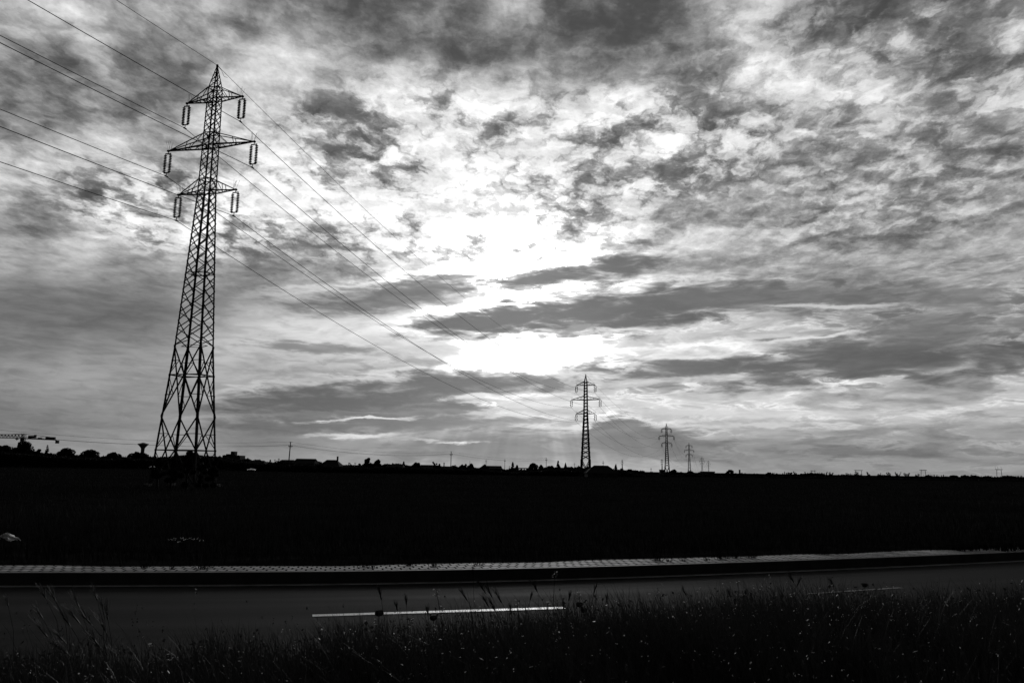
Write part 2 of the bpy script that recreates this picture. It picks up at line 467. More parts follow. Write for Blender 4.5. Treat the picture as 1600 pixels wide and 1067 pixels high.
class MB:
    def __init__(self):
        self.v, self.f = [], []

    def add(self, vs, fs):
        o = len(self.v)
        self.v += [tuple(p) for p in vs]
        self.f += [tuple(i + o for i in f) for f in fs]
        return self

    def box(self, c, s, rz=0.0, top=None):
        cx, cy, cz = c
        hx, hy, hz = s[0] / 2, s[1] / 2, s[2] / 2
        tx, ty = (hx, hy) if top is None else (top[0] / 2, top[1] / 2)
        co, si = math.cos(rz), math.sin(rz)
        vs = []
        for z, a, b in ((-hz, hx, hy), (hz, tx, ty)):
            for x, y in ((-a, -b), (a, -b), (a, b), (-a, b)):
                vs.append((cx + x * co - y * si, cy + x * si + y * co, cz + z))
        return self.add(vs, [(3, 2, 1, 0), (4, 5, 6, 7), (0, 1, 5, 4), (1, 2, 6, 5), (2, 3, 7, 6), (3, 0, 4, 7)])

    def beam(self, p, q, w, w2=None):
        p, q = Vector(p), Vector(q)
        w2 = w if w2 is None else w2
        ax = (q - p).normalized()
        up = Vector((0, 0, 1)) if abs(ax.z) < 0.9 else Vector((1, 0, 0))
        s = ax.cross(up).normalized()
        t = s.cross(ax)
        vs = []
        for c, ww in ((p, w), (q, w2)):
            for a, b in ((-1, -1), (1, -1), (1, 1), (-1, 1)):
                vs.append(c + s * (a * ww / 2) + t * (b * ww / 2))
        return self.add(vs, [(3, 2, 1, 0), (4, 5, 6, 7), (0, 1, 5, 4), (1, 2, 6, 5), (2, 3, 7, 6), (3, 0, 4, 7)])

    def angle(self, p, q, w, inx, iny, t=0.018):
        """L-section steel from p to q, its two flanges towards inx and iny."""
        p, q = Vector(p), Vector(q)
        a, b = Vector(inx).normalized(), Vector(iny).normalized()
        sec = [Vector((0, 0, 0)), a * w, a * w + b * t, a * t + b * t, a * t + b * w, b * w]
        vs = [c + s for c in (p, q) for s in sec]
        fs = [(i, (i + 1) % 6, (i + 1) % 6 + 6, i + 6) for i in range(6)]
        fs += [(0, 3, 2, 1), (0, 5, 4, 3), (6, 7, 8, 9), (6, 9, 10, 11)]
        return self.add(vs, fs)

    def tube(self, pts, r, n=6, closed=True):
        pts = [Vector(p) for p in pts]
        rs = r if hasattr(r, '__len__') else [r] * len(pts)
        vs, fs = [], []
        for i, p in enumerate(pts):
            t = (pts[min(i + 1, len(pts) - 1)] - pts[max(i - 1, 0)]).normalized()
            up = Vector((0, 0, 1)) if abs(t.z) < 0.95 else Vector((1, 0, 0))
            s = t.cross(up).normalized()
            u = s.cross(t)
            for k in range(n):
                a = 2 * math.pi * k / n
                vs.append(p + s * (math.cos(a) * rs[i]) + u * (math.sin(a) * rs[i]))
        for i in range(len(pts) - 1):
            for k in range(n):
                k2 = (k + 1) % n
                fs.append((i * n + k, i * n + k2, (i + 1) * n + k2, (i + 1) * n + k))
        if closed:
            fs.append(tuple(range(n - 1, -1, -1)))
            fs.append(tuple((len(pts) - 1) * n + k for k in range(n)))
        return self.add(vs, fs)

    def lathe(self, c, prof, n=10):
        """prof: list of (radius, z) from bottom to top."""
        vs, fs = [], []
        for r, z in prof:
            for k in range(n):
                a = 2 * math.pi * k / n
                vs.append((c[0] + r * math.cos(a), c[1] + r * math.sin(a), c[2] + z))
        for i in range(len(prof) - 1):
            for k in range(n):
                k2 = (k + 1) % n
                fs.append((i * n + k, i * n + k2, (i + 1) * n + k2, (i + 1) * n + k))
        fs.append(tuple(range(n - 1, -1, -1)))
        fs.append(tuple((len(prof) - 1) * n + k for k in range(n)))
        return self.add(vs, fs)

    def build(self, name, m, parent=None, smooth=False):
        me = bpy.data.meshes.new(name)
        me.from_pydata(self.v, [], self.f)
        if smooth:
            me.polygons.foreach_set('use_smooth', [True] * len(me.polygons))
        me.materials.append(m)
        return link(name, me, parent)


def link(name, me, parent=None):
    o = bpy.data.objects.new(name, me)
    COL.objects.link(o)
    if parent is not None:
        o.parent = parent
    return o


def np_mesh(name, V, F, m, parent=None):
    V = np.asarray(V, np.float32).reshape(-1, 3)
    F = np.asarray(F, np.int32)
    k = F.shape[1]
    me = bpy.data.meshes.new(name)
    me.vertices.add(len(V))
    me.vertices.foreach_set('co', V.ravel())
    me.loops.add(F.size)
    me.loops.foreach_set('vertex_index', F.ravel())
    me.polygons.add(len(F))
    me.polygons.foreach_set('loop_start', np.arange(0, F.size, k, dtype=np.int32))
    me.materials.append(m)
    me.update(calc_edges=True)
    return link(name, me, parent)


def tag(o, label=None, cat=None, group=None, kind=None):
    if label:
        o['label'] = label
    if cat:
        o['category'] = cat
    if group:
        o['group'] = group
    if kind:
        o['kind'] = kind
    return o


def thing(name, label, cat, loc=(0, 0, 0), rz=0.0, group=None):
    o = bpy.data.objects.new(name, None)
    o.empty_display_size = 0.2
    COL.objects.link(o)
    o.location = loc
    o.rotation_euler = (0, 0, rz)
    return tag(o, label, cat, group)


def copy_tree(o, parent=None):
    c = o.copy()
    COL.objects.link(c)
    if parent is not None:
        c.parent = parent
    for ch in [x for x in KIDS.get(o.name, ())]:
        copy_tree(ch, c)
    return c


KIDS = {}


def index_kids():
    KIDS.clear()
    for o in bpy.data.objects:
        if o.parent is not None:
            KIDS.setdefault(o.parent.name, []).append(o)


def quads(P, size, rng, flat=0.0):
    """A leaf-sized bent quad at every point of P (n,3)."""
    n = len(P)
    a = rng.normal(size=(n, 3))
    a[:, 2] *= (1 - flat)
    a /= np.linalg.norm(a, axis=1, keepdims=True) + 1e-9
    b = rng.normal(size=(n, 3))
    b -= a * (a * b).sum(1, keepdims=True)
    b /= np.linalg.norm(b, axis=1, keepdims=True) + 1e-9
    s = (size * rng.uniform(0.6, 1.4, n))[:, None]
    w = s * rng.uniform(0.4, 0.7, (n, 1))
    V = np.stack([P - a * s, P + b * w, P + a * s, P - b * w], 1)
    return V.reshape(-1, 3), np.arange(4 * n).reshape(-1, 4)


# ------------------------------------------------------------------ the setting: ground, road, kerb, pavement, verge
KERB = [(-60, 7.6), (-40, 9.2), (-24, 10.75), (-16, 11.6), (-11, 12.2), (-7.9, 12.61), (-6.02, 12.85), (-4.08, 13.12), (-2.08, 13.5), (0.07, 14.06), (2.42, 14.84), (5.09, 15.85),
        (8.24, 17.13), (12.02, 18.76), (18, 21.4), (30, 27), (60, 41.5), (110, 66)]


def smooth_curve(pts, step=0.25):
    P = np.array(pts, float)
    s = np.concatenate([[0], np.cumsum(np.linalg.norm(np.diff(P, axis=0), axis=1))])
    t = np.arange(0, s[-1], step)
    X, Y = np.interp(t, s, P[:, 0]), np.interp(t, s, P[:, 1])
    k = np.ones(13) / 13
    for _ in range(2):
        X = np.concatenate([X[:6], np.convolve(X, k, 'valid'), X[-6:]])
        Y = np.concatenate([Y[:6], np.convolve(Y, k, 'valid'), Y[-6:]])
    return np.stack([X, Y], 1)


KC = smooth_curve(KERB)
_t = np.gradient(KC, axis=0)
_t /= np.linalg.norm(_t, axis=1, keepdims=True)
KN = np.stack([-_t[:, 1], _t[:, 0]], 1)                     # away from the camera
KS = np.concatenate([[0], np.cumsum(np.linalg.norm(np.diff(KC, axis=0), axis=1))])


def strip(name, prof, m, kind='structure', jitter=None):
    """A sheet along the kerb line; prof = list of (offset away from camera, z)."""
    n, k = len(KC), len(prof)
    V = np.zeros((n, k, 3))
    for j, (o, z) in enumerate(prof):
        oo = np.full(n, float(o))
        if jitter and j == jitter[0]:
            oo += jitter[1]
        V[:, j, :2] = KC + KN * oo[:, None]
        V[:, j, 2] = z
    I = np.arange(n * k).reshape(n, k)
    F = np.stack([I[:-1, :-1], I[1:, :-1], I[1:, 1:], I[:-1, 1:]], -1).reshape(-1, 4)
    o = np_mesh(name, V, F, m)
    uv = o.data.uv_layers.new(name='along')
    vi = np.empty(len(o.data.loops), np.int32)
    o.data.loops.foreach_get('vertex_index', vi)
    off = np.array([p[0] for p in prof], float)
    UV = np.stack([np.repeat(KS, k), np.tile(off, n)], 1)[vi]
    uv.data.foreach_set('uv', UV.ravel())
    return tag(o, kind=kind)


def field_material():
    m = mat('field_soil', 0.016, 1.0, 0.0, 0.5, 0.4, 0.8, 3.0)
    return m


def asphalt_material():
    m = mat('asphalt', 0.03, 0.9, 0.05, 0.0)
    nt = m.node_tree
    b = nt.nodes['Principled BSDF']
    uv = nt.nodes.new('ShaderNodeUVMap')
    uv.uv_map = 'along'
    mp = nt.nodes.new('ShaderNodeMapping')
    mp.inputs['Scale'].default_value = (0.05, 1.0, 1)
    nt.links.new(uv.outputs[0], mp.inputs[0])
    n = nt.nodes.new('ShaderNodeTexNoise')          # wheel tracks and patches run along the road
    n.inputs['Scale'].default_value = 1.6
    n.inputs['Detail'].default_value = 5
    nt.links.new(mp.outputs[0], n.inputs['Vector'])
    g = nt.nodes.new('ShaderNodeTexNoise')
    g.inputs['Scale'].default_value = 70
    g.inputs['Detail'].default_value = 3
    nt.links.new(uv.outputs[0], g.inputs['Vector'])
    r = nt.nodes.new('ShaderNodeMapRange')
    r.inputs[1].default_value, r.inputs[2].default_value, r.inputs[3].default_value, r.inputs[4].default_value = 0.3, 0.7, 0.0, 0.012
    nt.links.new(n.outputs['Fac'], r.inputs[0])
    a = nt.nodes.new('ShaderNodeMath')
    a.operation = 'MULTIPLY_ADD'
    nt.links.new(g.outputs['Fac'], a.inputs[0])
    a.inputs[1].default_value = 0.022
    nt.links.new(r.outputs[0], a.inputs[2])
    nt.links.new(a.outputs[0], b.inputs['Base Color'])
    r2 = nt.nodes.new('ShaderNodeMapRange')
    r2.inputs[1].default_value, r2.inputs[2].default_value, r2.inputs[3].default_value, r2.inputs[4].default_value = 0.3, 0.7, 0.95, 0.82
    nt.links.new(n.outputs['Fac'], r2.inputs[0])
    nt.links.new(r2.outputs[0], b.inputs['Roughness'])
    bp = nt.nodes.new('ShaderNodeBump')
    bp.inputs['Strength'].default_value = 0.5
    bp.inputs['Distance'].default_value = 0.01
    nt.links.new(g.outputs['Fac'], bp.inputs['Height'])
    nt.links.new(bp.outputs[0], b.inputs['Normal'])
    return m


def paver_material():
    m = mat('concrete_pavers', 0.3, 0.6, 0.4)
    nt = m.node_tree
    b = nt.nodes['Principled BSDF']
    uv = nt.nodes.new('ShaderNodeUVMap')
    uv.uv_map = 'along'
    mp = nt.nodes.new('ShaderNodeMapping')
    mp.inputs['Scale'].default_value = (1, 0.6, 1)
    nt.links.new(uv.outputs[0], mp.inputs[0])
    wn = nt.nodes.new('ShaderNodeTexNoise')
    wn.inputs['Scale'].default_value = 7
    nt.links.new(uv.outputs[0], wn.inputs['Vector'])
    ad = nt.nodes.new('ShaderNodeVectorMath')
    ad.operation = 'MULTIPLY_ADD'
    nt.links.new(wn.outputs['Color'], ad.inputs[0])
    ad.inputs[1].default_value = (0.02, 0.02, 0)
    nt.links.new(mp.outputs[0], ad.inputs[2])
    br = nt.nodes.new('ShaderNodeTexBrick')
    br.inputs['Scale'].default_value = 1.0
    br.inputs['Brick Width'].default_value = 0.16
    br.inputs['Row Height'].default_value = 0.14
    br.inputs['Mortar Size'].default_value = 0.019
    br.inputs['Mortar Smooth'].default_value = 0.3
    br.inputs['Bias'].default_value = 0.0
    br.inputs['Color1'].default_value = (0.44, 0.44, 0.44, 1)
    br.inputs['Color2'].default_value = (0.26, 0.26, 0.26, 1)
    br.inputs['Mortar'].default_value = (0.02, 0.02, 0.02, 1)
    nt.links.new(ad.outputs[0], br.inputs['Vector'])
    n = nt.nodes.new('ShaderNodeTexNoise')
    n.inputs['Scale'].default_value = 1.3
    n.inputs['Detail'].default_value = 6
    nt.links.new(uv.outputs[0], n.inputs['Vector'])
    mr = nt.nodes.new('ShaderNodeMapRange')
    mr.inputs[1].default_value, mr.inputs[2].default_value, mr.inputs[3].default_value, mr.inputs[4].default_value = 0.32, 0.68, 0.45, 1.15
    nt.links.new(n.outputs['Fac'], mr.inputs[0])
    ml = nt.nodes.new('ShaderNodeVectorMath')
    ml.operation = 'SCALE'
    nt.links.new(br.outputs['Color'], ml.inputs[0])
    nt.links.new(mr.outputs[0], ml.inputs['Scale'])
    nt.links.new(ml.outputs[0], b.inputs['Base Color'])
    rr = nt.nodes.new('ShaderNodeMapRange')
    rr.inputs[3].default_value, rr.inputs[4].default_value = 0.75, 0.95
    nt.links.new(br.outputs['Fac'], rr.inputs[0])
    nt.links.new(rr.outputs[0], b.inputs['Roughness'])
    sp = nt.nodes.new('ShaderNodeMapRange')
    sp.inputs[3].default_value, sp.inputs[4].default_value = 0.3, 0.0
    nt.links.new(br.outputs['Fac'], sp.inputs[0])
    nt.links.new(sp.outputs[0], b.inputs['Specular IOR Level'])
    bp = nt.nodes.new('ShaderNodeBump')
    bp.invert = True
    bp.inputs['Strength'].default_value = 0.8
    bp.inputs['Distance'].default_value = 0.012
    nt.links.new(br.outputs['Fac'], bp.inputs['Height'])
    nt.links.new(bp.outputs[0], b.inputs['Normal'])
    return m


big = 14000
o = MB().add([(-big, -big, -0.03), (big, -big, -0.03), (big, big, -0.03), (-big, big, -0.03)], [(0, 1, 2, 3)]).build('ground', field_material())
tag(o, kind='structure')
strip('road', [(-5.75, 0.0), (-0.12, 0.0)], asphalt_material())
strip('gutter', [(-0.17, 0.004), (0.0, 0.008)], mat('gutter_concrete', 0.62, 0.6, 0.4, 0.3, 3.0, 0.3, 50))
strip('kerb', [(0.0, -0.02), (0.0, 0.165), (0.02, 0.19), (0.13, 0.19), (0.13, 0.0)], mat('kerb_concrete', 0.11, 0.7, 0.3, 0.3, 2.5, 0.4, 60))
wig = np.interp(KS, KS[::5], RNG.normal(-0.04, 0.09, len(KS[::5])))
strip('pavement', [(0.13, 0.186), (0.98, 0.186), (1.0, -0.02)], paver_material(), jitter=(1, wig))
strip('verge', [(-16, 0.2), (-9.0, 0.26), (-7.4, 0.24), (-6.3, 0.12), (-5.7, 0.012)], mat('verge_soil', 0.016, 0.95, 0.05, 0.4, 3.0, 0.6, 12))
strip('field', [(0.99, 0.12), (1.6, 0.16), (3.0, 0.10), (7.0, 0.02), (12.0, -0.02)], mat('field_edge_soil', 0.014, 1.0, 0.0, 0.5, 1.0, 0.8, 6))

PAINT = mat('road_paint', 0.8, 0.5, 1.0, 0.12, 8.0, 0.15, 90)
nt_ = PAINT.node_tree
_n = nt_.nodes.new('ShaderNodeTexNoise')
_n.inputs['Scale'].default_value = 26
_n.inputs['Detail'].default_value = 8
_n.inputs['Roughness'].default_value = 0.7
_tc = nt_.nodes.new('ShaderNodeTexCoord')
nt_.links.new(_tc.outputs['Object'], _n.inputs['Vector'])
_rp = nt_.nodes.new('ShaderNodeValToRGB')
_rp.color_ramp.elements[0].position, _rp.color_ramp.elements[1].position = 0.36, 0.44
_rp.color_ramp.elements[0].color = (0.10, 0.10, 0.10, 1)
_rp.color_ramp.elements[1].color = (0.78, 0.78, 0.78, 1)
nt_.links.new(_n.outputs['Fac'], _rp.inputs[0])
nt_.links.new(_rp.outputs[0], nt_.nodes['Principled BSDF'].inputs['Base Color'])
CENTRE = np.array([(-60, 4.9), (-20, 7.9), (-10.3, 9.0), (-6.5, 9.6), (-2.52, 10.52), (0.78, 11.39), (4.76, 13.02), (7.9, 14.42), (12, 16.25), (24, 21.8), (60, 38.5)])
CS = np.concatenate([[0], np.cumsum(np.linalg.norm(np.diff(CENTRE, axis=0), axis=1))])


def on_centre(s):
    return np.array([np.interp(s, CS, CENTRE[:, 0]), np.interp(s, CS, CENTRE[:, 1])])


s0 = CS[4]
for i, (a, b, lab) in enumerate(((s0, s0 + 3.42, 'glaring white painted dash in the middle of the road'),
                                 (s0 + 7.8, s0 + 9.9, 'dim second dash of the road line, partly behind grass at right'))):
    m_ = MB()
    L = np.linspace(a, b, 15)
    for j, s in enumerate(L):
        p, q = on_centre(s), on_centre(s + 0.05)
        t = (q - p) / np.linalg.norm(q - p)
        nrm = np.array([-t[1], t[0]])
        for sgn in (-1, 1):
            w = (0.075 if i == 0 else 0.045) + random.uniform(-0.006, 0.006)
            m_.v.append((*(p + nrm * sgn * w), 0.006))
    m_.f = [(2 * j, 2 * j + 2, 2 * j + 3, 2 * j + 1) for j in range(14)]
    o = m_.build('road_marking', PAINT if i == 0 else mat('worn_paint', 0.22, 0.7, 0.3, 0.5, 14.0))
    tag(o, lab, 'road marking', 'painted dashes of the road line')

# ------------------------------------------------------------------ pylons
LVL = {'top': (36.427, 3.08), 'middle': (31.721, 4.733), 'lower': (27.167, 3.125)}
STR = 2.55                                  # length of an insulator string


def half(z):
    """half width across and along the line at height z of the tall pylon"""
    Z = [0, 3.14, 12.54, 27.2, 36.43, 37.6, 40.0]
    A = [2.36, 2.12, 1.40, 0.68, 0.55, 0.52, 0.03]
    B = [1.53, 1.38, 0.92, 0.50, 0.43, 0.42, 0.03]
    return float(np.interp(z, Z, A)), float(np.interp(z, Z, B))


def make_pylon(short, label, group, fat_=None):
    fat = fat_ if fat_ else (2.1 if short else 0.92)
    root = thing('lattice_pylon', label, 'pylon', (0, 0, 0), 0, group)
    cut = 7.1 if short else 0.0
    S = 1.0

    def P(i, j, z):
        a, b = half(z)
        return Vector((i * a, j * b, z - cut))

    kink = [0.0 + cut, 12.54, 27.2, 36.43, 37.6, 39.9]
    base = P(1, 1, cut)
    for i, j in ((-1, -1), (1, -1), (1, 1), (-1, 1)):
        m = MB()
        for z0, z1, w in ((kink[0], kink[1], 0.20), (kink[1], kink[2], 0.16), (kink[2], kink[3], 0.12), (kink[3], kink[4], 0.11), (kink[4], kink[5], 0.09)):
            p, q = P(i, j, z0), P(i, j, z1)
            m.angle(p, q, w * fat, (-i, 0, 0), (0, -j, 0), 0.03)
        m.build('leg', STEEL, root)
        MB().box((i * base.x * 1.02, j * base.y * 1.02, -0.05), (0.8, 0.8, 0.5), 0, (0.5, 0.5)).build('footing', CONCRETE, root)
    br = MB()
    faces = [((-1, -1), (1, -1)), ((-1, 1), (1, 1)), ((-1, -1), (-1, 1)), ((1, -1), (1, 1))]
    # the foot: big K panels
    seq = [(12.54, 'leg'), (9.83, 'mid'), (6.13, 'leg'), (3.14, 'mid'), (0.0, 'leg')] if not short else [(12.54, 'leg'), (9.7, 'mid'), (cut, 'leg')]
    for f in faces:
        (a, b), (c, d) = f
        for (z0, k0), (z1, k1) in zip(seq[:-1], seq[1:]):
            zl, zm = (z0, z1) if k0 == 'leg' else (z1, z0)
            mid = (P(a, b, zm) + P(c, d, zm)) / 2
            for (i, j) in f:
                leg = P(i, j, zl)
                br.beam(leg, mid, 0.10 * fat)
                # redundant members inside the triangle
                h1 = leg.lerp(mid, 0.52)
                zz = h1.z + cut
                br.beam(P(i, j, zz), h1, 0.055)
                br.beam(h1, P(i, j, zm), 0.05)
                h2 = leg.lerp(mid, 0.26)
                if k0 != 'leg' and zl > cut + 1:
                    br.beam(P(i, j, h2.z + cut), h2, 0.045)
                    br.beam(h2, P(i, j, zz), 0.045)
        for zm, k in seq:
            if k == 'mid':
                br.beam(P(a, b, zm), P(c, d, zm), 0.09)
    for zm, k in seq:
        if k == 'mid':
            ms = [(P(*f[0], zm) + P(*f[1], zm)) / 2 for f in (faces[0], faces[3], faces[1], faces[2])]
            for q in range(4):
                br.beam(ms[q], ms[(q + 1) % 4], 0.05)
    # the body: crossing diagonals, side faces half a panel out of step
    z = 12.54
    lv = [z]
    while z < 37.4:
        z += max(0.62, 1.28 * half(z)[0] ** 0.55)
        lv.append(min(z, 37.6))
    for n, f in enumerate(faces):
        off = 0 if n < 2 else 0.5
        L = lv if n < 2 else [lv[0]] + [(p + q) / 2 for p, q in zip(lv[:-1], lv[1:])]
        for z0, z1 in zip(L[:-1], L[1:]):
            if z1 > 37.7:
                continue
            w = 0.075 if z0 < 27 else 0.058
            br.beam(P(*f[0], z0), P(*f[1], z1), w * fat)
            br.beam(P(*f[1], z0), P(*f[0], z1), w * fat)
    for zr in (12.54, 19.3, 27.17, 28.4, 31.72, 33.0, 36.43, 37.6):
        c4 = [P(-1, -1, zr), P(1, -1, zr), P(1, 1, zr), P(-1, 1, zr)]
        for q in range(4):
            if zr != 12.54:
                br.beam(c4[q], c4[(q + 1) % 4], 0.06)
            br.beam((c4[q] + c4[(q + 1) % 4]) / 2, (c4[(q + 1) % 4] + c4[(q + 2) % 4]) / 2, 0.045)
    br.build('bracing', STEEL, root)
    pk = MB()
    zs = [37.6, 38.3, 38.9, 39.4]
    for f in faces:
        for z0, z1 in zip(zs[:-1], zs[1:]):
            pk.beam(P(*f[0], z0), P(*f[1], z1), 0.045)
            pk.beam(P(*f[1], z0), P(*f[0], z0), 0.045)
    pk.box((0, 0, 39.95 - cut), (0.16, 0.16, 0.24))
    pk.tube([(0.05, 0.1, 39.9 - cut), (0.1, 0.55, 39.75 - cut), (0.1, 1.0, 39.35 - cut), (0.1, 1.5, 39.5 - cut)], 0.02, 5)
    pk.build('peak', STEEL, root)
    for nm, (za, ln) in LVL.items():
        rise = 1.2
        for s in (-1, 1):
            m = MB()
            tip = Vector((s * ln, 0, za - cut))
            hv = 0.11 if nm != 'middle' else 0.15
            ends = []
            for j in (-1, 1):
                lo, hi = P(s, j, za), P(s, j, za + rise)
                m.beam(lo, tip, hv * fat, 0.09 * fat)
                m.beam(hi, tip, 0.075 * fat)
                ends.append((lo, hi))
                for t0, t1 in ((0.0, 0.34), (0.45, 0.5)):
                    m.beam(lo.lerp(tip, t1), hi.lerp(tip, t0), 0.045)
            nst = 5
            for q in range(1, nst):
                t = q / nst
                m.beam(ends[0][0].lerp(tip, t), ends[1][0].lerp(tip, t - 1 / nst * (q % 2)), 0.045)
                m.beam(ends[0][0].lerp(tip, t), ends[1][0].lerp(tip, t), 0.04)
            m.box(tip + Vector((s * 0.02, 0, 0)), (0.16, 0.2, 0.16))
            for q in range(5):                       # bird spikes
                a = random.uniform(-0.5, 0.5)
                m.beam(tip + Vector((s * -0.1 * q, 0, 0.05)), tip + Vector((s * -0.1 * q + a * 0.6, random.uniform(-0.3, 0.3), 0.95)), 0.014)
            m.build('crossarm', STEEL, root)
            ins = MB()
            kf = 1.0 if fat < 1 else (1.5 if fat < 2.5 else 2.0)
            ins.beam(tip, tip + Vector((0, 0, -0.28)), 0.05)
            ins.beam(tip + Vector((-0.32, 0, -0.28)), tip + Vector((0.32, 0, -0.28)), 0.085)
            ins.beam(tip + Vector((-0.32, 0, -2.2)), tip + Vector((0.32, 0, -2.2)), 0.085)
            ins.beam(tip + Vector((0, 0, -2.2)), tip + Vector((0, 0, -STR - 0.05)), 0.045)
            ins.box(tip + Vector((0, 0, -STR)), (0.1, 0.42, 0.1))
            for q in (-0.29, 0.29):
                ins.tube([tip + Vector((q, 0, -0.26)), tip + Vector((q, 0, -2.22))], 0.034 * kf, 5)
                for k in range(11):
                    zc = tip.z - 0.42 - k * 0.165
                    ins.lathe((tip.x + q, tip.y, zc), [(0.02 * kf, -0.03), (0.15 * kf, -0.05), (0.155 * kf, -0.02), (0.06 * kf, 0.03), (0.02 * kf, 0.07)], 9)
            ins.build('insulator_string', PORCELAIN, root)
    return root


LINE_PSI = 0.272
T1 = make_pylon(False, 'tall dark lattice pylon with three crossarms standing nearest, over the field at left', 'pylons of the main power line')
T1.location = (-28.915, 70.287, 0)
T1.rotation_euler = (0, 0, -LINE_PSI)
T2 = make_pylon(True, 'second lattice pylon of the line, rising behind the broad house roof near the middle', 'pylons of the main power line')
T2.location = (24.2, 253.0, 0)
T2.rotation_euler = (0, 0, -R(16.4))
index_kids()
FAR = None
PYL = [(T1, (-28.915, 70.287), LINE_PSI, 0.0), (T2, (24.2, 253.0), R(16.4), 7.1)]
for (x, y, a, sc, lab, grp) in (
        (100.7, 507, R(16), 1.0, 'third lattice pylon, next to the short stub pylon with a block at its foot', 'pylons of the main power line'),
        (187, 824, R(15.5), 1.0, 'fourth lattice pylon, small and narrow, between the third one and the two faint ones', 'pylons of the main power line'),
        (381, 1568, R(15.5), 1.0, 'tiny faint lattice pylon standing just left of the flat roofed building', 'pylons of the main power line'),
        (503, 2003, R(15.5), 1.0, 'tiny faint lattice pylon rising out of the flat roofed building', 'pylons of the main power line'),
        (at(1034.6, 1880).x, 1880, R(40), 1.0, 'short far lattice pylon touching the left side of the third pylon', 'far pylons of another line'),
        (at(972.3, 2050).x, 2050, R(50), 1.0, 'thin far lattice pylon above the trees right of the broad house roof', 'far pylons of another line')):
    c = make_pylon(True, '', '', 2.6) if FAR is None else copy_tree(FAR)
    if FAR is None:
        FAR = c
        index_kids()
    c.location = (x, y, 0)
    c.rotation_euler = (0, 0, -a)
    c['label'] = lab
    c['group'] = grp
    if grp.startswith('pylons'):
        PYL.append((c, (x, y), a, 7.1))

# conductors: parabolas from pylon to pylon; the line also comes in from behind the camera's left
back = R(17.0)
START = ((-28.915 - math.sin(back) * 250, 70.287 - math.cos(back) * 250), back, 0.0)
nodes_ = [START] + [(p, a, c) for _, p, a, c in PYL]
SAGS = [(5.0, 5.0), (5.15, 4.9), (8.3, 7.0), (10.5, 9.0), (24.0, 22.0), (12.0, 10.0)]


def span(A, B, sag, n=40):
    A, B = Vector(A), Vector(B)
    return [A.lerp(B, t) - Vector((0, 0, 4 * sag * t * (1 - t))) for t in [i / n for i in range(n + 1)]]


def conductor(level, s, label, r=0.030):
    pts = []
    for (n0, n1, sg) in zip(nodes_[:-1], nodes_[1:], SAGS):
        e = []
        for (p, a, cut) in (n0, n1):
            if level is None:
                e.append((p[0], p[1], 40.0 - cut))
            else:
                z, ln = LVL[level]
                e.append((p[0] + math.cos(a) * s * ln, p[1] - math.sin(a) * s * ln, z - STR - cut))
        sp = span(e[0], e[1], sg[1] if level is None else sg[0])
        pts += sp if not pts else sp[1:]
    o = MB().tube(pts, r, 5).build('power_cable', WIRE)
    tag(o, label, 'power cable', 'cables strung along the pylon line')


conductor(None, 0, 'thin earth wire running over the very tips of the pylons', 0.022)
for lev in ('top', 'middle', 'lower'):
    for s, sd_ in ((-1, 'left'), (1, 'right')):
        conductor(lev, s, 'black power cable hung from the insulators at the %s end of the %s crossarms' % (sd_, lev))

# ------------------------------------------------------------------ wooden pole line across the village


def make_pole(h, label, group, loc, rz, arms=2, lean=0.0):
    root = thing('utility_pole', label, 'utility pole', loc, rz, group)
    MB().tube([(0, 0, -0.3), (lean * 0.5, 0, h * 0.5), (lean, 0, h)], [0.23, 0.20, 0.16], 8).build('shaft', WOOD, root)
    a = MB().beam((lean - 0.85, 0.1, h - 1.7), (lean + 0.85, 0.1, h - 1.7), 0.26)
    a.beam((lean - 0.7, 0.1, h - 1.7), (lean, 0.1, h - 2.3), 0.05).beam((lean + 0.7, 0.1, h - 1.7), (lean, 0.1, h - 2.3), 0.05)
    if arms > 1:
        a.beam((lean - 0.8, 0.1, h - 0.15), (lean + 0.8, 0.1, h - 0.15), 0.07)
    a.build('crossarm', WOOD, root)
    for x in (-0.78, 0.78):
        MB().lathe((lean + x, 0.1, h - 1.62), [(0.04, 0), (0.04, 0.12), (0.11, 0.16), (0.11, 0.3), (0.05, 0.4)], 7).build('insulator', PORCELAIN, root)
    return root


POLES = []
for (px, py, dist, lab) in ((450.5, 690, 295, 'tall wooden utility pole leaning slightly beside the first low house roof'),
                            (704.3, 705, 419, 'cross shaped utility pole above the roofs midway between tower and sunlit gap'),
                            (853.4, 715, 590, 'small cross shaped pole right of the round tree clump left of the second pylon'),
                            (759.3, 718, 780, 'short wide armed pole standing on the tree covered roof'),
                            (788.6, 717, 700, 'thin pole with stacked arms just left of the open shed'),
                            (942.5, 720, 640, 'small pole standing behind the ridge of the broad house roof'),
                            (1017.3, 730.5, 900, 'tiny pole alone on the low ground left of the third pylon'),
                            (897.6, 723, 880, 'faint tiny pole between the pointed spire and the second pylon')):
    h = at(px, dist, py).z
    p = at(px, dist)
    POLES.append((p, h))
    make_pole(h, lab, 'utility poles among the houses', (p.x, p.y, 0), R(-20 if dist < 600 else 0), 2, 0.35 if px < 500 else 0.0)
p0 = Vector((-137, 171, 0))
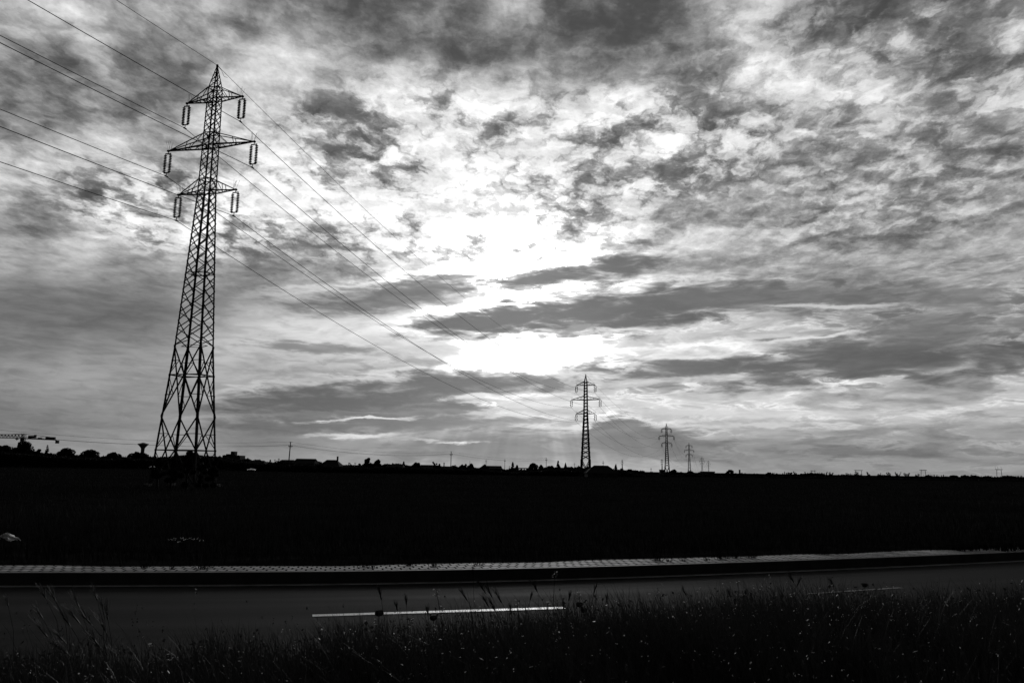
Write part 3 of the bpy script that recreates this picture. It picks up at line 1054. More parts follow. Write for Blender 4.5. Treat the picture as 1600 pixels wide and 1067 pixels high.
for (dxw, dz, lab) in ((-0.78, -1.25, 'faint left wire slung between the wooden poles'), (0.78, -1.25, 'faint right wire slung between the wooden poles'), (0.0, 0.0, 'faint uppermost wire slung between the wooden pole tops')):
    pts = []
    seq = [(p0, 11.0)] + POLES[:3]
    for (A, ha), (B, hb) in zip(seq[:-1], seq[1:]):
        o1 = Vector((dxw * 0.94, -dxw * 0.34, ha + dz))
        o2 = Vector((dxw * 0.94 + (0.35 if B is POLES[0][0] else 0), -dxw * 0.34, hb + dz))
        sp = span(A + o1, B + o2, 2.2, 24)
        pts += sp if not pts else sp[1:]
    tag(MB().tube(pts, 0.026, 4).build('overhead_wire', WIRE), lab, 'wire', 'wires of the wooden pole line')

# four far portal pylons on the right skyline
for (x0, x1, ytop, lab) in ((1268, 1273.5, 735.2, 'leftmost far portal pylon, faint, between the ragged trees'),
                            (1337, 1346.5, 734.6, 'far portal pylon rising straight out of a ragged tree crown'),
                            (1439.5, 1446.5, 734.2, 'far portal pylon standing alone between two gaps in the tree row'),
                            (1558, 1565.5, 733.2, 'rightmost far portal pylon with three tall thin spikes on its beam')):
    D = 900
    a, b = at(x0, D), at(x1, D)
    h = at(x0, D, ytop).z
    root = thing('portal_pylon', lab, 'pylon', ((a.x + b.x) / 2, D, 0), 0, 'portal pylons on the right skyline')
    w = (b.x - a.x) / 2
    for s in (-1, 1):
        m = MB().beam((s * (w + 0.4), 0, -0.2), (s * (w - 0.3), 0, h), 0.38)
        m.build('leg', STEEL, root)
    MB().beam((-w - 1.6, 0, h), (w + 1.6, 0, h), 0.5).beam((-w, 0, h - 0.9), (w, 0, h), 0.18).build('crossbeam', STEEL, root)
    sp = 3.4 if x0 > 1500 else 0.9
    for x in (-w + 0.5, w - 0.5) if x0 < 1500 else (-w - 1.2, -0.4 * w, w):
        MB().beam((x, 0, h), (x, 0, h + sp), 0.14).build('spike', STEEL, root)

# ------------------------------------------------------------------ tower crane, water tower, spire, chimneys
D = 350
cb = at(32.5, D)
zt, zb = at(32.5, D, 677.5).z, at(32.5, D, 684.6).z
root = thing('tower_crane', 'flat topped tower crane with its long lattice jib reaching out of the picture at left', 'crane', (cb.x, D, 0))
m = MB()
for i in (-1, 1):
    for j in (-1, 1):
        m.beam((i * 0.6, j * 0.6, 0), (i * 0.6, j * 0.6, zt), 0.14)
for k in range(int(zt)):
    s = 1 if k % 2 else -1
    for j in (-0.6, 0.6):
        m.beam((-0.6 * s, j, k), (0.6 * s, j, k + 1), 0.07)
        m.beam((j, -0.6 * s, k), (j, 0.6 * s, k + 1), 0.07)
m.build('mast', CRANE, root)
j = MB()
Lj = 26
slope = -0.006
for z0, y in ((zt - 0.35, 0), (zb, -0.55), (zb, 0.55)):
    j.beam((0, y, z0), (-Lj, y, z0 - (0.25 if z0 > zb else -0.1)), 0.26)
j.beam((0.9, 0, zt), (-1.4, 0, zt), 0.2).beam((-1.4, 0, zt), (-7, 0, zt - 0.45), 0.14)
for k in range(17):
    x = -k * 1.5
    for y in (-0.55, 0.55):
        j.beam((x, y, zb), (x - 0.75, 0, zt - 0.4), 0.13)
        j.beam((x - 0.75, 0, zt - 0.4), (x - 1.5, y, zb), 0.13)
j.build('jib', CRANE, root)
MB().box((-2.9, 0, zb - 0.35), (1.0, 0.8, 0.4)).beam((-2.9, 0, zb - 0.5), (-2.9, 0, zb - 0.9), 0.3).build('trolley', CRANE, root)
c = MB()
ex = at(82, D).x - cb.x
for y in (-0.5, 0.5):
    c.beam((0, y, zb - 0.05), (ex, y, zb - 0.5), 0.4)
    c.beam((1.0, y, zt - 0.1), (ex, y, zt - 1.55), 0.15)
for k in range(5):
    c.beam((7.5 + k * 0.6, 0.5, zb - 0.2), (7.5 + k * 0.6, 0.5, zb + 0.9), 0.07)
c.build('counter_jib', CRANE, root)
MB().box((at(46, D).x - cb.x, 0, zb + 0.65), (3.2, 1.0, 1.15)).box((at(50.5, D).x - cb.x, 0, zb + 1.4), (0.7, 0.8, 0.5)).build('winch', CRANE, root)
MB().box((at(58, D).x - cb.x, 0, zb + 0.2), (1.4, 0.9, 0.5)).build('motor', CRANE, root)
MB().box((at(75, D).x - cb.x, 0, zb + 0.15), (4.0, 1.0, 1.2)).build('ballast', CONCRETE, root)
MB().box((at(86, D).x - cb.x, 0, zb - 1.35), (1.25, 1.0, 1.35)).beam((ex, 0, zb - 0.4), (ex + 1.0, 0, zb - 0.8), 0.25).build('ballast', CONCRETE, root)
MB().box((0.2, -1.1, zb - 0.5), (1.3, 1.1, 1.5)).build('cab', CRANE, root)

D = 700
p = at(221, D)
h = at(221, D, 691.3).z
root = thing('water_tower', 'mushroom shaped concrete water tower left of the nearest pylon', 'water tower', (p.x, D, 0))
MB().lathe((0, 0, 0), [(2.2, 0), (1.7, 3), (1.5, h - 8.5), (1.6, h - 5.6), (1.9, h - 4.6)], 16).build('stem', CONCRETE, root)
MB().lathe((0, 0, 0), [(1.9, h - 4.6), (3.2, h - 3.0), (4.65, h - 1.5), (4.7, h - 1.1), (2.2, h - 0.55), (1.0, h - 0.05)], 20).build('tank', CONCRETE, root)

D = 480
p = at(883.6, D)
h = at(883.6, D, 721.8).z
root = thing('church_spire', 'thin pointed spire rising over the rooftops between the conifer and the second pylon', 'spire', (p.x, D, 0))
MB().box((0, 0, (h - 3.6) / 2), (1.3, 1.3, h - 3.6)).build('tower', WALL, root)
MB().lathe((0, 0, h - 3.6), [(1.25, 0), (1.2, 0.25), (0.65, 1.5), (0.15, 3.3), (0.03, 3.6)], 8).build('roof', ROOF, root)

for (px, w, top, D, lab) in ((1155.8, 2.3, 734.0, 420, 'lone square chimney stack standing right of the round tree on the right skyline'),
                             (693.6, 1.6, 723.0, 300, 'short stubby chimney left of the cross shaped pole'),
                             (734.0, 0.6, 720.2, 330, 'thin bare post right of the cross shaped pole')):
    p = at(px, D)
    h = at(px, D, top).z
    ww = w * D / FOCAL
    root = thing('chimney_stack' if w > 1 else 'bare_post', lab, 'chimney' if w > 1 else 'post', (p.x, D, 0))
    MB().box((0, 0, h / 2), (ww, ww, h), 0, (ww * 0.85, ww * 0.85)).build('shaft', CONCRETE, root)
    MB().box((0, 0, h + 0.06), (ww * 1.15, ww * 1.15, 0.14)).build('cap', CONCRETE, root)

# ------------------------------------------------------------------ houses and blocks


def house(px0, px1, ytop, dist, label, eave=0.62, hip=0.0, depth=8.0, chimney=None, rz=0.0, flat=False, windows=2):
    a, b = at(px0, dist), at(px1, dist)
    w = b.x - a.x
    h = at((px0 + px1) / 2, dist, ytop).z
    root = thing('house' if not flat else 'flat_roofed_building', label, 'house' if not flat else 'building', ((a.x + b.x) / 2, dist + depth / 2, 0), rz)
    he = h * eave if not flat else h
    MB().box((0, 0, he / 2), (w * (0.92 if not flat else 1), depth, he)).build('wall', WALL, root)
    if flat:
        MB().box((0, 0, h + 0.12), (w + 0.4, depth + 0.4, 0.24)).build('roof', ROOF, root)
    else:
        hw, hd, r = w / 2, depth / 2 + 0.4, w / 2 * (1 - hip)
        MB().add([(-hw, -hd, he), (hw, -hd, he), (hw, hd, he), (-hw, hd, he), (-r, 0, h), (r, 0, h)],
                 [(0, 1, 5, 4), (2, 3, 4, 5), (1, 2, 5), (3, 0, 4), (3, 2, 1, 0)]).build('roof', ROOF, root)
    for k in range(windows):
        x = (k + 0.5) / windows * w * 0.8 - w * 0.4
        f = MB().box((x, -depth / 2 - 0.02, he * 0.55), (1.2, 0.1, min(1.3, he * 0.5))).build('window', GLASS, root)
    if chimney is not None:
        cx, ch = chimney
        MB().box((cx * w, 0, h + ch / 2 - 0.3), (0.55, 0.55, ch + 0.6)).build('chimney', WALL, root)
    return root


house(380, 413, 719.0, 300, 'long low house with a flat ridge right of the stepped block', 0.6, 0.35)
house(434, 456, 718.0, 330, 'low house with level roof behind the foot of the wooden pole', 0.7, 0.1)
house(456, 491, 716.2, 290, 'house with a straight roof ridge and pale gable, right of the wooden pole', 0.62, 0.12)
house(496, 531, 718.0, 285, 'hip roofed house with a slim chimney above the ridge', 0.45, 0.55, 9, (0.26, 1.3))
house(531, 552, 726.2, 290, 'low dark shed roof right of the hip roofed house with the chimney', 0.7, 0.2, 6)
house(601, 630, 725.0, 300, 'wide low house directly right of the paired round trees', 0.6, 0.2)
house(655, 677, 726.0, 310, 'plain gable house just left of the ragged forked tree', 0.6, 0.05)
house(692, 708, 728.2, 315, 'small low house at the foot of the cross shaped pole', 0.6, 0.2, 7)
house(756, 785, 727.5, 305, 'long low house under the short wide armed pole', 0.65, 0.15)
house(916, 968, 726.8, 240, 'broad dark house with a wide hipped roof at the foot of the second pylon', 0.35, 0.58, 10)
house(1098.5, 1117, 737.0, 420, 'flat roofed building on the horizon under the last faint pylon', flat=True, depth=6)
house(1031.8, 1038.2, 734.0, 520, 'dark narrow block at the foot of the third pylon', flat=True, depth=4, windows=1)

# stepped apartment block behind the pylon
D = 620
a, b = at(346.5, D), at(374.3, D)
root = thing('apartment_block', 'stepped flat roofed apartment block with a stair head, right of the nearest pylon', 'building', ((a.x + b.x) / 2, D + 6, 0))
sc = D / FOCAL
zr = at(366, D, 711.2).z
w = b.x - a.x
MB().box((0, 0, zr / 2), (w, 12, zr)).build('wall', WALL, root)
MB().box((-w / 2 + 5.2 * sc + 4.5 * sc, 0, zr + 0.5), (11 * sc, 9, 1.0)).build('penthouse', WALL, root)
MB().box((w / 2 - 14 * sc, 0, zr + 1.55), (6.2 * sc, 6, 3.1)).build('stair_head', WALL, root)
MB().box((-w / 2 - 3 * sc, 0, zr / 2 - 0.7), (6 * sc, 10, zr - 1.4)).build('annex', WALL, root)
for fl in range(3):
    for k in range(5):
        MB().box((-w / 2 + 1.6 + k * 2.7, -6.02, 3.5 + fl * 2.8), (1.3, 0.12, 1.4)).build('window', GLASS, root)

# open shed: sky shows between roof and wall
D = 300
a, b = at(801, D), at(824, D)
root = thing('open_shed', 'low open shed with slits of sky under its roof, left of the round clump', 'shed', ((a.x + b.x) / 2, D, 0))
w = b.x - a.x
zr = at(812, D, 732.0).z
zg = at(812, D, 734.6).z
MB().box((0, 0, zr + 0.15), (w + 0.4, 3.5, 0.35)).build('roof', ROOF, root)
MB().box((0, 0, zg / 2), (w, 3.0, zg)).build('wall', WALL, root)
for k in range(6):
    MB().box((-w / 2 + k * w / 5, 0, (zr + zg) / 2), (0.55 if k % 2 else 0.3, 0.4, zr - zg)).build('post', WOOD, root)

# pale sheets that catch the light at the edge of the village
for (px, py, D, w, rx, lab) in ((238.3, 729.3, 262, 0.9, 8, 'small pale tarpaulin glinting at the field edge below the water tower'),
                             (248.7, 728.6, 262, 1.0, 14, 'larger pale tarpaulin glinting at the foot of the nearest pylon'),
                             (393, 733.4, 255, 1.3, 10, 'pale flat sheet glinting at the foot of the long low house')):
    p = at(px, D, py)
    root = thing('tarpaulin', lab, 'tarpaulin', (p.x, D, 0), R(15))
    sh = MB()
    n = 6
    for i in range(n):
        for jx in range(n):
            u, v = i / (n - 1) - 0.5, jx / (n - 1) - 0.5
            sh.v.append((u * w * 2, v * 2.0, p.z + 0.9 * (v) * math.tan(R(rx)) * 2 + (0.15 - u * u * 0.8) + random.uniform(-0.04, 0.04)))
    sh.f = [(i * n + jx, (i + 1) * n + jx, (i + 1) * n + jx + 1, i * n + jx + 1) for i in range(n - 1) for jx in range(n - 1)]
    sh.build('sheet', PALE, root)
    cr = MB()
    cr.box((0, 0, p.z / 2 - 0.2), (w * 1.6, 1.6, max(0.3, p.z - 0.5)))
    cr.build('load', WOOD, root)

# ------------------------------------------------------------------ trees


def tree(px0, px1, ytop, dist, kind, label, group='trees on the skyline', cat='tree'):
    a, b = at(px0, dist), at(px1, dist)
    w = max(b.x - a.x, 0.6)
    h = at((px0 + px1) / 2, dist, ytop).z
    seed = int(px0 * 7 + px1 * 13)
    rg = np.random.default_rng(seed)
    names = {'round': 'broadleaf_tree', 'wide': 'broadleaf_tree', 'conifer': 'conifer_tree', 'cypress': 'cypress_tree', 'ragged': 'young_tree', 'shrub': 'bush', 'fork': 'sparse_tree'}
    root = thing(names[kind], label, cat, ((a.x + b.x) / 2, dist, 0), rg.uniform(-0.3, 0.3), group)
    lobes = []
    if kind in ('round', 'wide', 'shrub'):
        nl = {'round': 15, 'wide': 22, 'shrub': 10}[kind]
        zlow = {'round': 0.16, 'wide': 0.14, 'shrub': 0.06}[kind]
        for k in range(nl):
            ph = rg.uniform(0, 6.28)
            t = rg.uniform(0, 1) ** 0.7
            prof = math.sin(math.pi * (0.30 + 0.62 * t)) ** 0.7
            rr = w / 2 * prof * rg.uniform(0.25, 0.78)
            z = h * (zlow + (0.84 - zlow) * t)
            lr = w * rg.uniform(0.11, 0.2)
            lr = min(lr, h * 0.2)
            lobes.append((rr * math.cos(ph), rr * 0.8 * math.sin(ph), min(z, h - lr * 0.85), lr))
        lobes.append((rg.uniform(-0.1, 0.1) * w, 0, h - min(w * 0.13, h * 0.16), min(w * 0.13, h * 0.17)))
        per = 240
    elif kind in ('conifer', 'cypress'):
        n = 12
        for k in range(n):
            t = k / (n - 1)
            r = w / 2 * ((1 - t) ** 0.8 if kind == 'conifer' else math.sin(math.pi * (0.12 + 0.86 * t)) ** 0.6)
            for q in range(3):
                ph = rg.uniform(0, 6.28)
                lobes.append((r * 0.55 * math.cos(ph), r * 0.55 * math.sin(ph), h * (0.12 + 0.86 * t), max(r * 0.5, 0.12)))
        per = 60
    elif kind == 'ragged':
        for k in range(11):
            ph = rg.uniform(0, 6.28)
            t = rg.uniform(0.25, 1)
            r = w / 2 * rg.uniform(0.2, 1.0) * (0.4 + 0.8 * t)
            for q in range(4):
                s = 0.4 + 0.6 * q / 3
                lobes.append((r * math.cos(ph) * s, r * math.sin(ph) * s, h * t * s * 0.95, w * 0.085))
        per = 22
    else:  # fork: sparse, sky between its boughs
        for k in range(14):
            ph = rg.uniform(0, 6.28)
            r = w / 2 * rg.uniform(0.3, 0.95)
            lobes.append((r * math.cos(ph), r * math.sin(ph), h * rg.uniform(0.45, 0.95), w * 0.11))
        per = 60
    P = []
    for (x, y, z, r) in lobes:
        n = per
        d = rg.normal(size=(n, 3))
        d /= np.linalg.norm(d, axis=1, keepdims=True)
        q = d * (r * rg.uniform(0.55, 1.0, (n, 1)) ** 0.5) * np.array([1, 1, 0.85])
        P.append(q + np.array([x, y, z]))
    P = np.concatenate(P)
    P[:, 2] = np.minimum(P[:, 2], h + 0.1)
    P = P[P[:, 2] > 0.05]
    leaf = {'round': 0.26, 'wide': 0.28, 'shrub': 0.22, 'conifer': 0.22, 'cypress': 0.18, 'ragged': 0.17, 'fork': 0.2}[kind] * (dist / 300) ** 0.5
    V, F = quads(P, leaf, rg)
    np_mesh('crown', V, F, LEAF, root)
    tr = MB()
    tw = max(0.07, w * 0.03)
    lean = rg.uniform(-0.04, 0.04) * h
    tr.tube([(0, 0, -0.1), (lean * 0.5, 0, h * 0.3), (lean, 0, h * 0.62)], [tw * 1.3, tw, tw * 0.5], 7)
    for (x, y, z, r) in lobes[:(14 if kind in ('fork', 'ragged') else 7)]:
        zb_ = min(h * 0.4, z * 0.6)
        tr.tube([(lean * 0.6, 0, zb_), (x * 0.55, y * 0.55, (zb_ + z) / 2), (x, y, z)], [tw * 0.5, tw * 0.35, tw * 0.15], 5)
    tr.build('trunk', BARK, root)
    return root


TREES = [
    (-18, 24, 694, 300, 'wide', 'dark leafy tree cut by the left edge of the picture, below the crane jib'),
    (13, 56, 687.5, 300, 'wide', 'tallest dark tree at far left, its crown hiding the crane mast'),
    (-2, 40, 698, 308, 'shrub', 'bushy mass filling the space under the crane tree at far left'),
    (48, 68, 701, 305, 'shrub', 'low bush between the crane tree and the pointed conifer'),
    (64, 79, 695.5, 310, 'conifer', 'pointed dark conifer right of the tree under the crane'),
    (80, 121, 699, 305, 'wide', 'round dark tree between the pointed conifer and the flat topped one'),
    (116, 162, 702, 315, 'wide', 'broad flat topped dark tree left of the water tower group'),
    (160, 196, 706, 320, 'wide', 'low spreading dark tree two to the left of the water tower'),
    (194, 236, 705, 320, 'wide', 'bushy dark tree right in front of the water tower'),
    (232, 275, 713.5, 330, 'shrub', 'low rounded bush behind the left legs of the nearest pylon'),
    (236, 262, 714.5, 63, 'shrub', 'dark bush hiding the leftmost foot of the nearest pylon'),
    (257, 282, 716, 61, 'shrub', 'dark bush hiding the second foot of the nearest pylon'),
    (280, 308, 716.5, 62, 'shrub', 'low dark bush under the middle of the nearest pylon'),
    (304, 328, 715, 63, 'shrub', 'dark bush hiding the third foot of the nearest pylon'),
    (324, 347, 714, 63, 'shrub', 'dark bush hiding the rightmost foot of the nearest pylon'),
    (274, 315, 703.5, 150, 'round', 'dense round tree seen between the legs of the nearest pylon'),
    (312, 350, 713, 330, 'wide', 'low tree clump between the nearest pylon and the stepped block'),
    (396, 418, 720, 320, 'shrub', 'small bush behind the right end of the long low house'),
    (419, 424.5, 718.5, 320, 'conifer', 'tiny dark conifer left of the wooden pole'),
    (424, 441, 716.3, 320, 'ragged', 'spiky topped small tree just left of the wooden pole'),
    (488, 503, 720.5, 300, 'shrub', 'bush in the gap between the pale gable and the chimney house'),
    (544, 558, 722, 280, 'ragged', 'small spiky bush right of the low dark shed roof'),
    (556, 569, 724, 285, 'shrub', 'low bush touching the left of the paired round trees'),
    (566, 585, 714.8, 275, 'round', 'larger of the two paired round trees right of the chimney house'),
    (583, 598, 717.6, 277, 'round', 'smaller of the two paired round trees right of the chimney house'),
    (625, 636, 721.2, 310, 'conifer', 'small pointed tree left of the domed tree and the plain gable house'),
    (642, 660, 722, 290, 'round', 'domed tree standing left of the plain gable house'),
    (674, 684, 721.3, 300, 'fork', 'ragged forked tree with sky between its boughs'),
    (683, 690, 724.5, 300, 'shrub', 'small round bush between the forked tree and the stubby chimney'),
    (718, 732, 724, 300, 'fork', 'sparse tree with thin spreading boughs right of the thin bare post'),
    (729, 744, 724, 290, 'round', 'domed dark tree left of the roof with the short wide armed pole'),
    (750, 766, 725.5, 300, 'round', 'rounded tree at the left end of the roof with the short wide armed pole'),
    (798.5, 803.5, 722, 310, 'cypress', 'narrow column shaped tree above the open shed'),
    (803, 811, 726.5, 310, 'shrub', 'bushy crown right beside the narrow column shaped tree'),
    (793, 799, 728, 310, 'ragged', 'small ragged shrub left of the narrow column shaped tree'),
    (822, 844, 723.2, 285, 'round', 'big round tree clump immediately right of the open shed'),
    (840, 852, 726, 290, 'shrub', 'lower crown leaning on the right of the big round clump'),
    (852, 869, 727.5, 300, 'wide', 'low spreading crown between the cross shaped pole and the tall conifer'),
    (866, 878, 719.8, 300, 'conifer', 'tall pointed conifer left of the thin spire'),
    (888, 899, 729, 300, 'shrub', 'low bush between the thin spire and the second pylon'),
    (898, 912, 731, 300, 'wide', 'low dark shrub at the left foot of the second pylon'),
    (960, 964.6, 725.6, 300, 'cypress', 'narrow dark cypress right of the broad hipped roof'),
    (965, 979, 731.5, 320, 'shrub', 'bush under the thin far lattice pylon'),
    (976, 992, 733, 330, 'round', 'rounded tree right of the narrow dark cypress'),
    (992, 1012, 735.3, 340, 'wide', 'low domed tree left of the tiny lone pole'),
    (1020, 1029, 738.5, 360, 'shrub', 'tiny low bush between the tiny lone pole and the third pylon'),
    (1046, 1061, 733.3, 360, 'round', 'dark tree at the right foot of the third pylon'),
    (1060, 1067, 736, 380, 'ragged', 'small jagged bush between the third and fourth pylons'),
    (1066, 1092, 736, 400, 'wide', 'long flat topped thicket around the foot of the fourth pylon'),
    (1086, 1099, 737.5, 420, 'shrub', 'low bush left of the flat roofed building on the horizon'),
    (1118, 1128, 740, 420, 'ragged', 'small spiky shrub right of the flat roofed building on the horizon'),
    (1129, 1153, 733.8, 380, 'round', 'round dark tree left of the lone square chimney stack'),
    (1159, 1166, 738.6, 390, 'ragged', 'little leaning shrub right of the lone square chimney stack'),
    (1193, 1211, 737.8, 400, 'shrub', 'squat dense bush at the start of the young tree row'),
    (1481, 1500, 742.4, 420, 'wide', 'long dark thicket left of the rounded bush on the right skyline'),
    (1498, 1518, 741.6, 420, 'shrub', 'rounded highest bush of the thicket on the right skyline'),
    (1520, 1537, 743.8, 440, 'shrub', 'low bush left of the rightmost portal pylon'),
    (1575, 1588, 743.6, 440, 'shrub', 'low bush right of the rightmost portal pylon'),
    (1590, 1597, 742.6, 440, 'ragged', 'small upright shrub at the right edge of the picture'),
]
for t in TREES:
    tree(*t)
ROW = [(1173, 1178, 740.5), (1182, 1187, 741), (1214, 1219, 740.5), (1221, 1227, 738), (1229, 1237, 738.6), (1238.5, 1246.5, 737.6), (1250, 1255, 740), (1256.5, 1262.5, 737.5), (1265.5, 1272, 738.5), (1279, 1286, 739.6), (1287, 1293, 738), (1293, 1301, 738.6),
       (1311, 1317, 741.8), (1320.5, 1327, 739.3), (1328, 1332, 740.6), (1335, 1347.5, 738.3), (1353.5, 1362.5, 738.2), (1370, 1377.5, 738.4), (1385, 1393.5, 737.2), (1398.5, 1406, 738.4), (1413, 1420.5, 739.8), (1429.5, 1436.5, 740.6), (1446, 1453, 742.2), (1459, 1464.5, 742.2), (1470, 1476.5, 742.6)]
for (a, b, y) in ROW:
    tree(a - 0.8, b + 0.8, y - 1.2, 400, 'ragged', 'one of the small ragged young trees in the row along the right horizon', 'young trees in the row on the right horizon')

# low scrub and hedges along the far edge of the field: one mass
PROF = [(-90, 703, 335), (0, 704, 335), (60, 707, 335), (80, 711.5, 335), (118, 713, 335), (160, 714.5, 335), (195, 714, 335), (240, 714.5, 335), (300, 713, 335), (345, 713.5, 335), (376, 719.5, 325), (415, 722.5, 322), (428, 724, 320), (440, 723, 320), (500, 724.5, 310), (530, 727.5, 310),
        (600, 728, 310), (660, 728.5, 315), (700, 730.5, 320), (750, 731.5, 320), (790, 734, 320), (797, 735, 320), (828, 735, 320), (860, 731, 320), (905, 732.5, 320), (960, 734, 330), (1000, 738.6, 350), (1030, 741, 380), (1060, 738.6, 390), (1100, 739.8, 410), (1130, 742, 410), (1160, 741.6, 410),
        (1210, 742.6, 410), (1300, 743.8, 420), (1400, 745.6, 430), (1500, 745.8, 440), (1600, 746.4, 450), (1700, 747, 450)]
pp = np.array(PROF)
Pn = []
bump_x = np.arange(-110, 1720, 7.0)
bump_h = RNG.uniform(-0.8, 3.4, len(bump_x)) * (RNG.uniform(size=len(bump_x)) < 0.6)
for belt, (dD, dpx) in enumerate(((0, 0.0), (-48, 4.0))):
    for px in np.arange(-90, 1690, 0.6):
        top = np.interp(px, pp[:, 0], pp[:, 1]) - 0.6 + dpx - np.interp(px + belt * 300, bump_x, bump_h) + RNG.normal(0, 0.6)
        D = np.interp(px, pp[:, 0], pp[:, 2]) + dD
        a = at(px, D)
        h = max(at(px, D, top).z, 0.4)
        k = int(12 + h * 6)
        Pn.append(np.stack([np.full(k, a.x) + RNG.normal(0, 0.25, k), np.full(k, D) + RNG.normal(0, 1.2, k), RNG.uniform(0, 1, k) ** 0.65 * h * 0.97], 1))
V, F = quads(np.concatenate(Pn), 0.42, RNG)
o = np_mesh('scrub', V, F, LEAF)
tag(o, 'dark belt of scrub and hedges along the far edge of the field', 'scrub', kind='stuff')
# GRASS

# ------------------------------------------------------------------ grass
def kerb_y(x):
    return np.interp(x, KC[:, 0], KC[:, 1])


def edge_dist(x, y):
    """signed distance from the kerb line (negative on the camera's side)"""
    i = np.clip(np.searchsorted(KC[:, 0], x), 0, len(KC) - 1)
    return (x - KC[i, 0]) * KN[i, 0] + (y - KC[i, 1]) * KN[i, 1]


def verge_z(x, y):
    return np.interp(edge_dist(x, y), [-16, -9.0, -7.4, -6.3, -5.7], [0.2, 0.26, 0.24, 0.12, 0.012])


def field_z(x, y):
    return np.interp(edge_dist(x, y), [0.97, 0.99, 1.6, 3.0, 7.0, 12.0], [0.19, 0.12, 0.16, 0.10, 0.02, -0.02])


def blades(x, y, z, h, w, lean, rng, droop=0.5):
    """thin bent blades, three segments each"""
    n = len(x)
    ph = rng.uniform(0, 2 * math.pi, n)
    dx, dy = np.cos(ph), np.sin(ph)
    bx = lean[0] + rng.normal(0, 0.22, n) * 1.0
    by = lean[1] + rng.normal(0, 0.22, n) * 1.0
    T = np.array([0.0, 0.4, 0.75, 1.0])
    W = np.array([1.0, 0.9, 0.55, 0.08])
    V = np.zeros((n, 4, 2, 3), np.float32)
    for k in range(4):
        s = T[k]
        cx = x + bx * h * s * s
        cy = y + by * h * s * s
        cz = z + h * s * (1 - droop * 0.35 * s * s * (bx * bx + by * by))
        for q, sg in ((0, -1), (1, 1)):
            V[:, k, q, 0] = cx + dx * w * W[k] * sg * 0.5
            V[:, k, q, 1] = cy + dy * w * W[k] * sg * 0.5
            V[:, k, q, 2] = cz
    base = (np.arange(n) * 8)[:, None]
    F = np.concatenate([base + np.array([2 * k, 2 * k + 1, 2 * k + 3, 2 * k + 2]) for k in range(3)], 0)
    return V.reshape(-1, 3), F


def join(parts):
    V, F, o = [], [], 0
    for v, f in parts:
        V.append(v)
        F.append(f + o)
        o += len(v)
    return np.concatenate(V), np.concatenate(F)


def patch(x, y, sx, sy):
    """smooth random field in -1..1 for uneven growth"""
    return (np.sin(x * sx + 1.3) * np.sin(y * sy + 0.4) + np.sin(x * sx * 2.3 + y * sy * 1.1 + 2.0) * 0.6 + np.sin(x * sx * 4.9 - y * sy * 3.1) * 0.4) / 2.0


# near verge: dense uncut grass right in front of the camera
n = 200000
y = RNG.uniform(3.3, 12.0, n)
x = RNG.uniform(-1, 1, n) * (y * 0.76 + 2.2)
e = edge_dist(x, y)
ok = (e < -5.62 + 0.12 * RNG.normal(size=n)) & (e > -12)
x, y = x[ok], y[ok]
sl = x / np.maximum(y, 1)
right = np.clip((sl + 0.25) / 0.4, 0, 1) - 0.45 * np.clip((sl - 0.42) / 0.25, 0, 1)            # tallest right of the middle
keep = RNG.uniform(size=len(x)) < 0.50 + 0.5 * right + 0.25 * patch(x, y, 1.9, 1.4)
x, y, right = x[keep], y[keep], right[keep]
h = (0.38 + 0.20 * right + 0.12 * patch(x, y, 2.4, 1.7)) * RNG.uniform(0.45, 1.25, len(x))
h = np.clip(h, 0.06, 0.8) * np.clip((y - 2.2) / 3.6, 0.35, 1) * np.clip(1.25 + 1.1 * np.minimum(x / y + 0.1, 0), 0.6, 1) * np.clip((-5.45 - edge_dist(x, y)) / 0.5, 0.35, 1)
p1 = blades(x, y, verge_z(x, y) - 0.02, h, RNG.uniform(0.004, 0.010, len(x)), (-0.12, 0.0), RNG)
# seed stalks standing over the leaves
n = 900
ys = RNG.uniform(4.0, 11, n)
xs = RNG.uniform(-1, 1, n) * (ys * 0.7 + 0.5)
es = edge_dist(xs, ys)
ok = (es < -5.7) & (es > -9.5)
xs, ys = xs[ok], ys[ok]
hs = np.clip(RNG.normal(0.50, 0.10, len(xs)), 0.3, 0.78)
p2 = blades(xs, ys, verge_z(xs, ys), hs, np.full(len(xs), 0.0035), (-0.15, 0.0), RNG)
hp = np.stack([xs - 0.15 * hs, ys, verge_z(xs, ys) + hs * 0.93], 1)
jit = np.repeat(hp, 7, 0) + RNG.normal(0, 1, (len(hp) * 7, 3)) * np.array([0.003, 0.003, 0.018])
p3 = quads(jit, 0.007, RNG)
# broad weed leaves between the blades
k = RNG.integers(0, len(x), 26000)
lp = np.stack([x[k] + RNG.normal(0, 0.02, len(k)), y[k] + RNG.normal(0, 0.02, len(k)), verge_z(x[k], y[k]) + h[k] * RNG.uniform(0.2, 0.95, len(k))], 1)
p4 = quads(lp, 0.017, RNG)
V, F = join([p1, p2, p3, p4])
o = np_mesh('verge_grass', V, F, GRASS)
tag(o, 'dark uncut grass and seed stalks filling the near roadside verge', 'grass', kind='stuff')

k = RNG.integers(0, len(x), 2200)
k = k[RNG.uniform(size=len(k)) < 0.35 + 0.65 * right[k]]
k = k[(edge_dist(x[k], y[k]) < -5.9)]
lp = np.stack([x[k], y[k] - 0.01, verge_z(x[k], y[k]) + h[k] * RNG.uniform(0.75, 1.02, len(k))], 1)
lp = np.concatenate([lp, lp[::2] + RNG.normal(0, 0.012, lp[::2].shape), lp[::3] + RNG.normal(0, 0.012, lp[::3].shape)])
V, F = quads(lp, 0.0055, RNG)
o = np_mesh('flower_specks', V, F, PETAL)
tag(o, 'countless tiny pale flower specks scattered through the near verge grass', 'flower specks', kind='stuff')

